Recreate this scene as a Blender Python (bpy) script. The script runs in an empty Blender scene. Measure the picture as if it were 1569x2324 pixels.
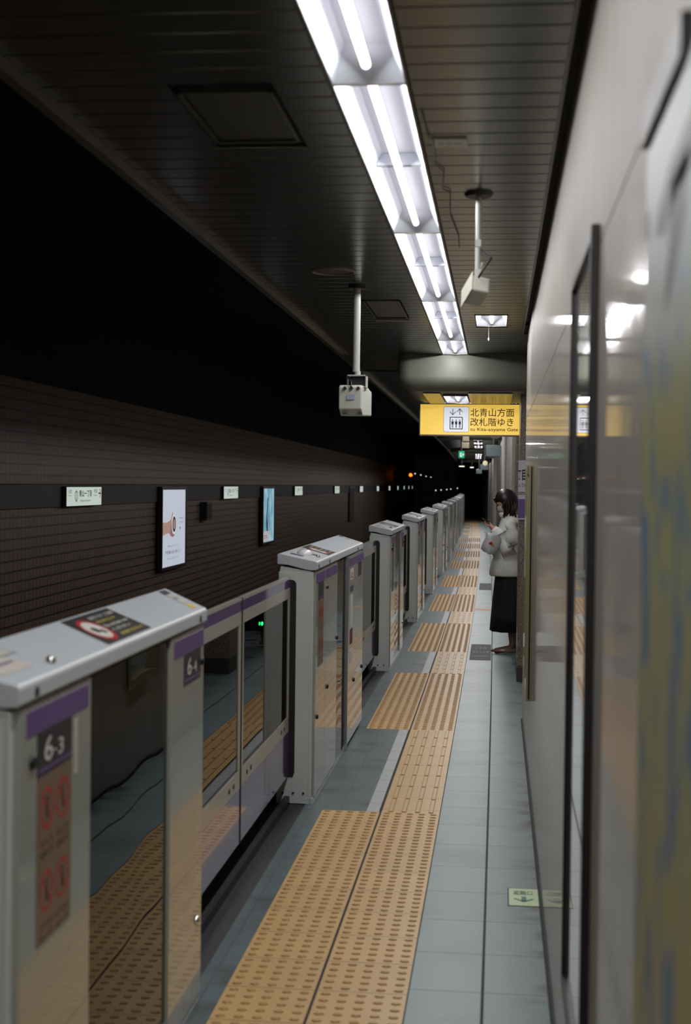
import bpy, bmesh, math, random
from mathutils import Vector, Matrix
random.seed(7)
SC = bpy.context.scene
COL = SC.collection
PI = math.pi

# ------------------------------------------------------------------ camera, world, exposure
YAW = math.atan(0.109)          # platform axis lies to the right of the lens axis
PITCH = math.atan(63 / 3240)
ROLL = 0.012
TUBE_LIGHT = 3.3
TUBE_WATT = 11.6
SIGN_LIGHT = 0.72
cam_data = bpy.data.cameras.new('camera')
cam = bpy.data.objects.new('camera', cam_data)
COL.objects.link(cam)
fw = Vector((-math.sin(YAW) * math.cos(PITCH), math.cos(YAW) * math.cos(PITCH), -math.sin(PITCH)))
r0 = Vector((math.cos(YAW), math.sin(YAW), 0))
u0 = r0.cross(fw)
rc = r0 * math.cos(ROLL) + u0 * math.sin(ROLL)
uc = u0 * math.cos(ROLL) - r0 * math.sin(ROLL)
M = Matrix((rc, uc, -fw)).transposed().to_4x4()
M.translation = Vector((0, 0, 1.70))
cam.matrix_world = M
cam_data.sensor_fit = 'HORIZONTAL'
cam_data.sensor_width = 24.0
cam_data.lens = 3240 / 1569 * 24.0
cam_data.clip_start = 0.05
cam_data.clip_end = 300
cam_data.dof.use_dof = True
cam_data.dof.focus_distance = 11.5
cam_data.dof.aperture_fstop = 3.6
SC.camera = cam

w = bpy.data.worlds.new('world')
SC.world = w
w.use_nodes = True
w.node_tree.nodes['Background'].inputs[0].default_value = (0.35, 0.25, 0.35, 1)
w.node_tree.nodes['Background'].inputs[1].default_value = 0.004
vs = SC.view_settings
vs.view_transform = 'Standard'
vs.look = 'None'
vs.exposure = 0.0
vs.gamma = 1.0
SC.cycles.max_bounces = 10
SC.cycles.glossy_bounces = 5
SC.cycles.transparent_max_bounces = 12
SC.cycles.sample_clamp_indirect = 3.0
SC.cycles.caustics_reflective = False
SC.cycles.caustics_refractive = False

# ------------------------------------------------------------------ colour and material helpers
def lin(c):
    out = []
    for v in c[:3]:
        v = v / 255.0
        out.append(v / 12.92 if v <= 0.04045 else ((v + 0.055) / 1.055) ** 2.4)
    return (out[0], out[1], out[2], 1.0)

MATS = {}
def mat(name, rgb, rough=0.5, metal=0.0, coat=0.0, spec=0.5, noise=0.0, nscale=30.0, bump=0.0, bscale=40.0,
        emit=None, estr=0.0, stretch=None, coat_rough=0.06, rgb2=None):
    if name in MATS:
        return MATS[name]
    m = bpy.data.materials.new(name)
    m.use_nodes = True
    nt = m.node_tree
    p = nt.nodes['Principled BSDF']
    p.inputs['Base Color'].default_value = lin(rgb)
    p.inputs['Roughness'].default_value = rough
    p.inputs['Metallic'].default_value = metal
    p.inputs['Specular IOR Level'].default_value = spec
    p.inputs['Coat Weight'].default_value = coat
    p.inputs['Coat Roughness'].default_value = coat_rough
    tc = nt.nodes.new('ShaderNodeTexCoord')
    mp = nt.nodes.new('ShaderNodeMapping')
    nt.links.new(tc.outputs['Object'], mp.inputs[0])
    if stretch:
        mp.inputs['Scale'].default_value = stretch
    if noise > 0 or rgb2:
        n = nt.nodes.new('ShaderNodeTexNoise')
        n.inputs['Scale'].default_value = nscale
        n.inputs['Detail'].default_value = 4
        nt.links.new(mp.outputs[0], n.inputs['Vector'])
        r = nt.nodes.new('ShaderNodeValToRGB')
        a = lin(rgb)
        b = lin(rgb2) if rgb2 else tuple(max(0, c * (1 - noise)) for c in a[:3]) + (1,)
        r.color_ramp.elements[0].position = 0.35
        r.color_ramp.elements[1].position = 0.65
        r.color_ramp.elements[0].color = b
        r.color_ramp.elements[1].color = a
        nt.links.new(n.outputs['Fac'], r.inputs[0])
        nt.links.new(r.outputs[0], p.inputs['Base Color'])
    if bump > 0:
        n2 = nt.nodes.new('ShaderNodeTexNoise')
        n2.inputs['Scale'].default_value = bscale
        nt.links.new(mp.outputs[0], n2.inputs['Vector'])
        bn = nt.nodes.new('ShaderNodeBump')
        bn.inputs['Strength'].default_value = bump
        bn.inputs['Distance'].default_value = 0.01
        nt.links.new(n2.outputs['Fac'], bn.inputs['Height'])
        nt.links.new(bn.outputs[0], p.inputs['Normal'])
        nt.links.new(bn.outputs[0], p.inputs['Coat Normal'])
    if emit:
        p.inputs['Emission Color'].default_value = lin(emit)
        p.inputs['Emission Strength'].default_value = estr
    MATS[name] = m
    return m

def grid_mat(name, rgb, grout, axes, rough=0.4, spec=0.5, noise=0.1, nscale=12.0, stains=None, coat=0.0, bump=0.15, bscale=60):
    """axes: list of (axis index, pitch, offset, line width)"""
    m = bpy.data.materials.new(name)
    m.use_nodes = True
    nt = m.node_tree
    p = nt.nodes['Principled BSDF']
    p.inputs['Specular IOR Level'].default_value = spec
    p.inputs['Roughness'].default_value = rough
    p.inputs['Coat Weight'].default_value = coat
    tc = nt.nodes.new('ShaderNodeTexCoord')
    sp = nt.nodes.new('ShaderNodeSeparateXYZ')
    nt.links.new(tc.outputs['Object'], sp.inputs[0])
    last = None
    def math_(op, a, b=None):
        n = nt.nodes.new('ShaderNodeMath')
        n.operation = op
        for i, v in enumerate((a, b)):
            if v is None:
                continue
            if isinstance(v, (int, float)):
                n.inputs[i].default_value = v
            else:
                nt.links.new(v, n.inputs[i])
        return n.outputs[0]
    cell = None
    for ax, pitch, off, wd in axes:
        q = math_('DIVIDE', math_('SUBTRACT', sp.outputs[ax], off), pitch)
        f = math_('FRACT', q)
        l = math_('LESS_THAN', f, wd / pitch)
        last = l if last is None else math_('MAXIMUM', last, l)
        fl = math_('MULTIPLY', math_('FLOOR', q), 1.37 + ax)
        cell = fl if cell is None else math_('ADD', cell, fl)
    wn = nt.nodes.new('ShaderNodeTexWhiteNoise')
    wn.noise_dimensions = '1D'
    nt.links.new(cell, wn.inputs['W'])
    n = nt.nodes.new('ShaderNodeTexNoise')
    n.inputs['Scale'].default_value = nscale
    n.inputs['Detail'].default_value = 5
    nt.links.new(tc.outputs['Object'], n.inputs['Vector'])
    v = math_('ADD', math_('MULTIPLY', wn.outputs[0], noise), math_('MULTIPLY', n.outputs['Fac'], noise * 1.4))
    v = math_('SUBTRACT', 1.0 + noise * 1.1, v)
    hsv = nt.nodes.new('ShaderNodeHueSaturation')
    hsv.inputs['Color'].default_value = lin(rgb)
    nt.links.new(v, hsv.inputs['Value'])
    col = hsv.outputs[0]
    if stains:
        n3 = nt.nodes.new('ShaderNodeTexNoise')
        n3.inputs['Scale'].default_value = stains[1]
        n3.inputs['Detail'].default_value = 6
        mp = nt.nodes.new('ShaderNodeMapping')
        mp.inputs['Scale'].default_value = stains[2]
        nt.links.new(tc.outputs['Object'], mp.inputs[0])
        nt.links.new(mp.outputs[0], n3.inputs['Vector'])
        r = nt.nodes.new('ShaderNodeValToRGB')
        r.color_ramp.elements[0].position = 0.5
        r.color_ramp.elements[1].position = 0.72
        r.color_ramp.elements[0].color = (0, 0, 0, 1)
        r.color_ramp.elements[1].color = (0.8, 0.8, 0.8, 1)
        nt.links.new(n3.outputs['Fac'], r.inputs[0])
        fac = r.outputs[0]
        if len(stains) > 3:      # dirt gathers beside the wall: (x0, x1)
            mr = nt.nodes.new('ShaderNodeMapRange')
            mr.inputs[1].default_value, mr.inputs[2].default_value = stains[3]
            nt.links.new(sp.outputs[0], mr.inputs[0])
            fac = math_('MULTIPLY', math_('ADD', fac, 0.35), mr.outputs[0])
        mx = nt.nodes.new('ShaderNodeMixRGB')
        nt.links.new(fac, mx.inputs[0])
        nt.links.new(col, mx.inputs[1])
        mx.inputs[2].default_value = lin(stains[0])
        col = mx.outputs[0]
    mx = nt.nodes.new('ShaderNodeMixRGB')
    nt.links.new(last, mx.inputs[0])
    nt.links.new(col, mx.inputs[1])
    mx.inputs[2].default_value = lin(grout)
    nt.links.new(mx.outputs[0], p.inputs['Base Color'])
    h = math_('SUBTRACT', math_('MULTIPLY', n.outputs['Fac'], 0.15), last)
    bn = nt.nodes.new('ShaderNodeBump')
    bn.inputs['Strength'].default_value = bump
    bn.inputs['Distance'].default_value = 0.004
    nt.links.new(h, bn.inputs['Height'])
    nt.links.new(bn.outputs[0], p.inputs['Normal'])
    MATS[name] = m
    return m

def glass_mat(name, tint=(150, 160, 160), wav=0.0, wscale=1.5):
    m = bpy.data.materials.new(name)
    m.use_nodes = True
    nt = m.node_tree
    nt.nodes.remove(nt.nodes['Principled BSDF'])
    out = nt.nodes['Material Output']
    tr = nt.nodes.new('ShaderNodeBsdfTransparent')
    tr.inputs[0].default_value = lin(tint)
    gl = nt.nodes.new('ShaderNodeBsdfGlossy')
    gl.inputs['Roughness'].default_value = 0.012
    fr = nt.nodes.new('ShaderNodeFresnel')
    fr.inputs[0].default_value = 1.52
    mx = nt.nodes.new('ShaderNodeMixShader')
    nt.links.new(fr.outputs[0], mx.inputs[0])
    nt.links.new(tr.outputs[0], mx.inputs[1])
    nt.links.new(gl.outputs[0], mx.inputs[2])
    nt.links.new(mx.outputs[0], out.inputs[0])
    if wav > 0:
        tc = nt.nodes.new('ShaderNodeTexCoord')
        n = nt.nodes.new('ShaderNodeTexNoise')
        n.inputs['Scale'].default_value = wscale
        n.inputs['Detail'].default_value = 1
        nt.links.new(tc.outputs['Object'], n.inputs['Vector'])
        bn = nt.nodes.new('ShaderNodeBump')
        bn.inputs['Strength'].default_value = wav
        bn.inputs['Distance'].default_value = 0.02
        nt.links.new(n.outputs['Fac'], bn.inputs['Height'])
        nt.links.new(bn.outputs[0], gl.inputs['Normal'])
    MATS[name] = m
    return m

# ------------------------------------------------------------------ geometry helpers
R = 2900.0
def bend(x, y):
    """the whole station follows a very wide curve"""
    return x - (y * y) / (2 * R) if y > 0 else x
def bend_rot(y):
    return y / R if y > 0 else 0.0

class MB:
    def __init__(self):
        self.v, self.f, self.mi, self.sm = [], [], [], []
    def face(self, pts, mi=0, smooth=False):
        n = len(self.v)
        self.v += [tuple(p) for p in pts]
        self.f.append(tuple(range(n, n + len(pts))))
        self.mi.append(mi)
        self.sm.append(smooth)
    def add(self, verts, faces, mi=0, smooth=False):
        n = len(self.v)
        self.v += [tuple(p) for p in verts]
        for f in faces:
            self.f.append(tuple(n + i for i in f))
            self.mi.append(mi)
            self.sm.append(smooth)
    def box(self, x0, x1, y0, y1, z0, z1, mi=0, seg=None):
        ny = 1 if not seg else max(1, int(math.ceil((y1 - y0) / seg)))
        vs_, fs = [], []
        for i in range(ny + 1):
            y = y0 + (y1 - y0) * i / ny
            vs_ += [(x0, y, z0), (x1, y, z0), (x1, y, z1), (x0, y, z1)]
        for i in range(ny):
            a, b = 4 * i, 4 * i + 4
            fs += [(a, a + 1, b + 1, b), (a + 1, a + 2, b + 2, b + 1), (a + 2, a + 3, b + 3, b + 2), (a + 3, a, b, b + 3)]
        fs += [(3, 2, 1, 0), (4 * ny, 4 * ny + 1, 4 * ny + 2, 4 * ny + 3)]
        fs = [tuple(reversed(f)) for f in fs]
        # orient outward
        self.add(vs_, [tuple(reversed(f)) for f in fs], mi)
        return self
    def prism(self, prof, y0, y1, mi=0, smooth=False, seg=None):
        """closed profile in (x, z) extruded along y"""
        n = len(prof)
        ny = 1 if not seg else max(1, int(math.ceil((y1 - y0) / seg)))
        vs_ = []
        for i in range(ny + 1):
            y = y0 + (y1 - y0) * i / ny
            vs_ += [(p[0], y, p[1]) for p in prof]
        fs = []
        for i in range(ny):
            for k in range(n):
                a, b = i * n + k, i * n + (k + 1) % n
                fs.append((a, b, b + n, a + n))
        self.add(vs_, fs, mi, smooth)
        self.add([vs_[k] for k in range(n)], [tuple(reversed(range(n)))], mi)
        self.add([vs_[ny * n + k] for k in range(n)], [tuple(range(n))], mi)
        return self
    def tube(self, pts, rad, n=12, mi=0, caps=True, smooth=True):
        pts = [Vector(p) for p in pts]
        if isinstance(rad, (int, float)):
            rad = [rad] * len(pts)
        vs_, fs = [], []
        for i, p in enumerate(pts):
            t = (pts[min(i + 1, len(pts) - 1)] - pts[max(i - 1, 0)]).normalized()
            ref = Vector((0, 0, 1)) if abs(t.z) < 0.9 else Vector((1, 0, 0))
            a = t.cross(ref).normalized()
            b = t.cross(a).normalized()
            rr = rad[i] if isinstance(rad[i], (tuple, list)) else (rad[i], rad[i])
            for k in range(n):
                th = 2 * PI * k / n
                vs_.append(p + a * math.cos(th) * rr[0] + b * math.sin(th) * rr[1])
        for i in range(len(pts) - 1):
            for k in range(n):
                k2 = (k + 1) % n
                fs.append((i * n + k, i * n + k2, (i + 1) * n + k2, (i + 1) * n + k))
        self.add(vs_, fs, mi, smooth)
        if caps:
            self.add(vs_[:n], [tuple(reversed(range(n)))], mi)
            self.add(vs_[-n:], [tuple(range(n))], mi)
        return self
    def cyl(self, p0, p1, r, n=16, mi=0):
        return self.tube([p0, p1], r, n, mi)
    def rings(self, rings, mi=0, smooth=True, caps=True):
        """rings: list of lists of points, same count"""
        n = len(rings[0])
        vs_ = [p for r in rings for p in r]
        fs = []
        for i in range(len(rings) - 1):
            for k in range(n):
                k2 = (k + 1) % n
                fs.append((i * n + k, i * n + k2, (i + 1) * n + k2, (i + 1) * n + k))
        if caps:
            fs.append(tuple(reversed(range(n))))
            fs.append(tuple(range((len(rings) - 1) * n, len(rings) * n)))
        self.add(vs_, fs, mi, smooth)
        return self
    def ellipsoid(self, c, r, nu=16, nv=10, mi=0, fn=None):
        vs_, fs = [], []
        for j in range(nv + 1):
            ph = PI * j / nv
            for i in range(nu):
                th = 2 * PI * i / nu
                d = Vector((math.sin(ph) * math.cos(th), math.sin(ph) * math.sin(th), math.cos(ph)))
                q = Vector((d.x * r[0], d.y * r[1], d.z * r[2]))
                if fn:
                    q = fn(d, q)
                vs_.append(Vector(c) + q)
        for j in range(nv):
            for i in range(nu):
                i2 = (i + 1) % nu
                fs.append((j * nu + i, (j + 1) * nu + i, (j + 1) * nu + i2, j * nu + i2))
        self.add(vs_, fs, mi, True)
        return self
    def disc(self, c, r, ax, n=24, r_in=0.0, mi=0, squash=1.0):
        """flat ring or disc; ax = (right vector, up vector)"""
        c, a, b = Vector(c), Vector(ax[0]), Vector(ax[1])
        out = [c + a * math.cos(2 * PI * k / n) * r + b * math.sin(2 * PI * k / n) * r * squash for k in range(n)]
        if r_in <= 0:
            self.add(out, [tuple(range(n))], mi)
        else:
            inn = [c + a * math.cos(2 * PI * k / n) * r_in + b * math.sin(2 * PI * k / n) * r_in * squash for k in range(n)]
            self.add(out + inn, [(k, (k + 1) % n, n + (k + 1) % n, n + k) for k in range(n)], mi)
        return self
    def build(self, name, mats, parent=None, bent=False, bevel=0.0, kind=None, merge=False, subsurf=0, off=None):
        me = bpy.data.meshes.new(name)
        vs_ = self.v
        if bent:
            vs_ = [(bend(x, y), y, z) for x, y, z in vs_]
        if off:
            vs_ = [(x - off[0], y - off[1], z - off[2]) for x, y, z in vs_]
        me.from_pydata(vs_, [], self.f)
        if not isinstance(mats, (list, tuple)):
            mats = [mats]
        for m in mats:
            me.materials.append(m)
        for p, mi, sm in zip(me.polygons, self.mi, self.sm):
            p.material_index = mi
            p.use_smooth = sm
        bm = bmesh.new()
        bm.from_mesh(me)
        if merge or bevel:
            bmesh.ops.remove_doubles(bm, verts=bm.verts, dist=1e-5)
        bmesh.ops.recalc_face_normals(bm, faces=bm.faces)
        bm.to_mesh(me)
        bm.free()
        me.update()
        o = bpy.data.objects.new(name, me)
        COL.objects.link(o)
        if off:
            o.location = off
        if parent:
            o.parent = parent
        if bevel:
            b = o.modifiers.new('bevel', 'BEVEL')
            b.width = bevel
            b.segments = 2
            b.limit_method = 'ANGLE'
        if subsurf:
            s = o.modifiers.new('sub', 'SUBSURF')
            s.levels = s.render_levels = subsurf
        if kind:
            o['kind'] = kind
        return o

def tag(o, label=None, cat=None, group=None, kind=None):
    if label:
        o['label'] = label
    if cat:
        o['category'] = cat
    if group:
        o['group'] = group
    if kind:
        o['kind'] = kind
    return o

def thing(name, label, cat, loc, rotz=0.0, group=None):
    o = bpy.data.objects.new(name, None)
    o.empty_display_size = 0.1
    COL.objects.link(o)
    o.location = loc
    o.rotation_euler = (0, 0, rotz)
    return tag(o, label, cat, group)

def at_line(x, y, z=0.0):
    return (bend(x, y), y, z)

_TXT = {}
def text_verts(body, bold=0.0):
    key = (body, bold)
    if key in _TXT:
        return _TXT[key]
    c = bpy.data.curves.new('txt', 'FONT')
    c.body = body
    c.offset = bold
    c.resolution_u = 3
    o = bpy.data.objects.new('txt', c)
    COL.objects.link(o)
    dg = bpy.context.evaluated_depsgraph_get()
    me = bpy.data.meshes.new_from_object(o.evaluated_get(dg))
    vs_ = [v.co.copy() for v in me.vertices]
    fs = [tuple(p.vertices) for p in me.polygons]
    bpy.data.meshes.remove(me)
    bpy.data.objects.remove(o)
    bpy.data.curves.remove(c)
    x0 = min(v.x for v in vs_); x1 = max(v.x for v in vs_)
    y0 = min(v.y for v in vs_); y1 = max(v.y for v in vs_)
    _TXT[key] = (vs_, fs, x0, x1, y0, y1)
    return _TXT[key]

def put_text(mb, body, org, right, up, wd, ht, mi=0, bold=0.0):
    """writes body into the box at org (lower left), spanned by right*wd and up*ht"""
    vs_, fs, x0, x1, y0, y1 = text_verts(body, bold)
    o, a, b = Vector(org), Vector(right), Vector(up)
    mb.add([o + a * ((v.x - x0) / (x1 - x0) * wd) + b * ((v.y - y0) / (y1 - y0) * ht) for v in vs_], fs, mi)

ORD = ['first', 'second', 'third', 'fourth', 'fifth', 'sixth', 'seventh', 'eighth', 'ninth', 'tenth', 'eleventh',
       'twelfth', 'thirteenth', 'fourteenth', 'fifteenth', 'sixteenth', 'seventeenth', 'eighteenth', 'nineteenth', 'twentieth',
       'twenty-first', 'twenty-second', 'twenty-third', 'twenty-fourth', 'twenty-fifth', 'twenty-sixth']

# ------------------------------------------------------------------ materials
m_wallp = mat('wall_panel', (152, 147, 139), rough=0.5, coat=0.45, spec=0.3, noise=0.10, nscale=1.6, stretch=(1, 6, 0.35),
              bump=0.035, bscale=2.2, coat_rough=0.05)
m_dark = mat('dark_gap', (16, 14, 15), rough=0.7)
m_black = mat('black_frame', (16, 13, 15), rough=0.45)
m_ceil = mat('ceiling_slat', (96, 94, 84), rough=0.22, metal=0.75, noise=0.12, nscale=3.0, stretch=(0.5, 7, 1))
m_beam = mat('beam_paint', (118, 121, 110), rough=0.5, noise=0.06, nscale=6)
m_concrete_shade = mat('concrete_and_wall_shade', (30, 27, 27), rough=0.9, noise=0.3, nscale=2)  # also the painted shade on the upper part of the tiled wall
m_gate = mat('gate_paint', (198, 206, 203), rough=0.30, coat=0.25, spec=0.5, noise=0.03, nscale=4)
m_gatetop = mat('gate_lid_paint', (186, 192, 196), rough=0.4, noise=0.04, nscale=5)
m_gateside = mat('gate_side_panel', (152, 155, 145), rough=0.2, coat=0.75, spec=0.5, bump=0.02, bscale=3, coat_rough=0.045)
m_purple = mat('purple_band', (98, 72, 126), rough=0.3, spec=0.5)
m_purple2 = mat('purple_kick', (98, 76, 134), rough=0.16, coat=0.9, spec=0.6, coat_rough=0.04)
m_rail = mat('door_rail', (165, 163, 152), rough=0.28, coat=0.3)
m_rubber = mat('rubber', (14, 12, 14), rough=0.6)
m_chrome = mat('chrome', (210, 210, 208), rough=0.12, metal=1.0)
m_bolt = mat('bolt', (40, 40, 40), rough=0.4, metal=0.6)
m_plate = mat('number_plate', (38, 34, 44), rough=0.3)
m_tan = mat('warning_tan', (122, 98, 78), rough=0.3, noise=0.08, nscale=30)
m_red = mat('warning_red', (176, 44, 44), rough=0.4)
m_white = mat('lettering_white', (205, 205, 198), rough=0.5)
m_offw = mat('sticker_offwhite', (190, 184, 176), rough=0.5)
m_yel = mat('sticker_yellow', (206, 184, 60), rough=0.5)
m_ink = mat('ink_black', (30, 28, 30), rough=0.5)
m_glass = glass_mat('door_glass', (120, 128, 126), wav=0.035, wscale=1.0)
m_glassw = glass_mat('gate_glass', (70, 66, 66), wav=0.16, wscale=1.6)
m_yt = grid_mat('tactile_yellow', (200, 164, 104), (112, 84, 58), [(1, 0.30, 0.06, 0.005)], rough=0.42, noise=0.09, nscale=6, bump=0.1)
m_stud = mat('tactile_stud', (170, 124, 66), rough=0.5, noise=0.3, nscale=60)
m_studtop = mat('tactile_stud_top', (188, 152, 98), rough=0.45, noise=0.2, nscale=50)
m_floor = grid_mat('floor_tile', (126, 145, 146), (62, 62, 62), [(1, 0.394, 0.05, 0.005)], rough=0.4, spec=0.35, noise=0.07, nscale=60,
                   stains=((106, 122, 122), 2.0, (1, 1.2, 1)))
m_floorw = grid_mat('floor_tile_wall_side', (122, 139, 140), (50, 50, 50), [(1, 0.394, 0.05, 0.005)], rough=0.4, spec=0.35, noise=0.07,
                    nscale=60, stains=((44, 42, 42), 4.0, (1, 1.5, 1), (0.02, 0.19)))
m_teal = grid_mat('floor_teal_tile', (80, 97, 99), (48, 50, 54), [(1, 0.30, 0.06, 0.005), (0, 0.15, -0.665, 0.003)], rough=0.42,
                  noise=0.12, nscale=40, stains=((46, 48, 52), 5.0, (1, 1, 1)))
m_lstripe = grid_mat('floor_light_stripe', (178, 182, 182), (90, 90, 90), [(1, 0.30, 0.06, 0.005)], rough=0.4, noise=0.08, nscale=30)
m_sill = mat('door_sill', (20, 20, 24), rough=0.5)
m_bricks = grid_mat('tunnel_tile', (102, 79, 62), (10, 8, 8), [(2, 0.108, 0.02, 0.019), (1, 0.122, 0.0, 0.012)], rough=0.5,
                    noise=0.22, nscale=1.4, bump=0.3)
m_band = mat('sign_band', (34, 26, 28), rough=0.6)
def granite():
    m = bpy.data.materials.new('granite')
    m.use_nodes = True
    nt = m.node_tree
    p = nt.nodes['Principled BSDF']
    p.inputs['Roughness'].default_value = 0.3
    tc = nt.nodes.new('ShaderNodeTexCoord')
    v = nt.nodes.new('ShaderNodeTexVoronoi')
    v.inputs['Scale'].default_value = 150
    nt.links.new(tc.outputs['Object'], v.inputs['Vector'])
    r = nt.nodes.new('ShaderNodeValToRGB')
    r.color_ramp.interpolation = 'CONSTANT'
    es = r.color_ramp.elements
    es[0].color = lin((78, 69, 63)); es[0].position = 0
    es[1].color = lin((112, 101, 92)); es[1].position = 0.3
    e = es.new(0.55); e.color = lin((128, 118, 108))
    e = es.new(0.8); e.color = lin((96, 86, 79))
    nt.links.new(v.outputs['Color'], r.inputs[0])
    nt.links.new(r.outputs[0], p.inputs['Base Color'])
    MATS['granite'] = m
    return m
m_granite = granite()
m_refl = mat('lamp_reflector', (206, 212, 222), rough=0.45, spec=0.3)
m_lampframe = mat('lamp_frame', (92, 88, 80), rough=0.35, metal=0.6)
m_tube = mat('lamp_tube', (255, 255, 255), rough=0.4, emit=(255, 244, 246), estr=TUBE_LIGHT)

# ------------------------------------------------------------------ floor
Y0, Y1 = -12.0, 86.0
DC = [6.045 - 4.7, 6.045]      # door centres along the platform
cur = 11.51
DC.append(cur)
pat = [4.7, 4.7, 4.7, 5.45]
i = 0
while cur < 76:
    cur += pat[i % 4]
    DC.append(cur)
    i += 1
HALF = 1.445
XF = -0.96                     # platform face of the gates
fl = MB()
fl.box(-0.28, -0.040, Y0, Y1, -0.12, 0.0, 0, seg=3)
fl.box(-0.030, 0.30, Y0, 10.4, -0.12, 0.0, 1, seg=3)
fl.box(-0.030, 1.6, 10.4, Y1, -0.12, 0.0, 1, seg=3)
fl.box(-0.040, -0.030, Y0, Y1, -0.12, -0.002, 2, seg=3)
fl.box(-0.60, -0.28, Y0, Y1, -0.12, -0.004, 2, seg=3)
fl.box(-0.665, -0.60, Y0, Y1, -0.12, 0.0, 4, seg=3)
fl.box(-1.0, -0.665, Y0, Y1, -0.12, 0.0, 3, seg=3)
fl.box(-1.30, -1.0, Y0, Y1, -1.2, -0.002, 5, seg=3)
fl.build('floor', [m_floor, m_floorw, m_dark, m_teal, m_lstripe, m_sill], bent=True, kind='structure')
tb = MB()
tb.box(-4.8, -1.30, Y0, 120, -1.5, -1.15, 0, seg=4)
tb.build('floor', m_concrete_shade, bent=True, kind='structure')
rl = MB()
rl.prism([(-3.75, -1.15), (-3.61, -1.15), (-3.65, -1.03), (-3.65, -1.0), (-3.71, -1.0), (-3.71, -1.03)], Y0, 110, seg=4)
rl.prism([(-2.60, -1.15), (-2.46, -1.15), (-2.50, -1.03), (-2.50, -1.0), (-2.56, -1.0), (-2.56, -1.03)], Y0, 110, seg=4)
rl.build('trim_1', mat('rail_steel', (70, 60, 55), rough=0.4, metal=0.8), bent=True, kind='structure')

# tactile strips: a row of 300 mm tiles, dots before each door, bars between
def stud(mb, x, y, r=0.0155, h=0.0045, n=8):
    a = [(x + math.cos(2 * PI * k / n) * r * 1.15, y + math.sin(2 * PI * k / n) * r * 0.85, 0.001) for k in range(n)]
    b = [(x + math.cos(2 * PI * k / n) * r * 0.75, y + math.sin(2 * PI * k / n) * r * 0.55, 0.001 + h) for k in range(n)]
    mb.add(a + b, [(k, (k + 1) % n, n + (k + 1) % n, n + k) for k in range(n)], 1)
    mb.add(b, [tuple(range(n))], 2)

def dots_block(y0, nt, x0, x1, mb):
    mb.box(x0, x1, y0, y0 + nt * 0.30, -0.01, 0.001, 0, seg=1.5)
    pitch = (x1 - x0) / 5
    for i in range(nt * 5):
        for k in range(5):
            stud(mb, x0 + pitch * (k + 0.5), y0 + 0.03 + 0.06 * i)

def bars_block(y0, nt, x0, x1, mb):
    mb.box(x0, x1, y0, y0 + nt * 0.30, -0.01, 0.001, 0, seg=1.5)
    for i in range(nt):
        for k in range(4):
            x = x0 + 0.045 + 0.07 * k
            a, b = y0 + i * 0.3 + 0.008, y0 + i * 0.3 + 0.292
            mb.box(x - 0.014, x + 0.014, a, b, 0.0, 0.003, 1)
            mb.box(x - 0.0085, x + 0.0085, a + 0.006, b - 0.006, 0.003, 0.0052, 0)

ORD_DOOR = ['nearest', 'second nearest', 'third nearest', 'fourth nearest', 'fifth nearest', 'sixth nearest', 'seventh nearest',
            'eighth nearest', 'ninth nearest', 'tenth nearest', 'eleventh nearest', 'twelfth nearest', 'thirteenth nearest',
            'fourteenth nearest', 'fifteenth nearest', 'sixteenth nearest', 'seventeenth nearest', 'eighteenth nearest']
prev_end = None
for j, c in enumerate(DC[1:]):
    y0 = c - 1.635
    nt = 10
    if j == 0:
        y0, nt = 7.36 - 0.3 * 36, 36
    mb = MB()
    if y0 < 45:
        dots_block(y0, nt, -0.895, -0.595, mb)
        dots_block(y0, nt, -0.585, -0.285, mb)
    else:
        for xa, xb in ((-0.895, -0.595), (-0.585, -0.285)):
            mb.box(xa, xb, y0, y0 + nt * 0.3, -0.01, 0.001, 0)
            for k in range(5):
                mb.box(xa + 0.06 * k + 0.02, xa + 0.06 * k + 0.04, y0, y0 + nt * .3, 0.0, 0.004, 1)
    o = mb.build('tactile_paving', [m_yt, m_stud, m_studtop], bent=True, off=(bend(-0.59, y0), y0, 0))
    tag(o, 'yellow dotted tactile paving two tiles wide before the %s platform doors' % ORD_DOOR[j], 'tactile paving',
        'dotted tactile paving before the doors')
    if prev_end is not None:
        n = int(round((y0 - prev_end) / 0.3))
        mb = MB()
        mb.box(-0.585, -0.285, prev_end, y0, -0.01, 0.001, 0, seg=1.5)
        if y0 < 45:
            n = max(1, n)
            s = (y0 - prev_end) / n
            for i in range(n):
                for k in range(4):
                    x = -0.54 + 0.07 * k
                    a, b = prev_end + i * s + 0.008, prev_end + (i + 1) * s - 0.008
                    mb.box(x - 0.013, x + 0.013, a, b, 0.0, 0.003, 1)
                    mb.box(x - 0.0085, x + 0.0085, a + 0.005, b - 0.005, 0.003, 0.0052, 0)
        else:
            for k in range(4):
                x = -0.54 + 0.07 * k
                mb.box(x - 0.013, x + 0.013, prev_end, y0, 0.0, 0.004, 1)
        o = mb.build('guide_paving', [m_yt, m_stud], bent=True, off=(bend(-0.435, prev_end), prev_end, 0))
        tag(o, 'yellow ribbed guide paving one tile wide beyond the %s dotted block' % ORD_DOOR[j - 1], 'tactile paving',
            'ribbed guide paving between the dotted blocks')
    prev_end = y0 + nt * 0.30

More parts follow.
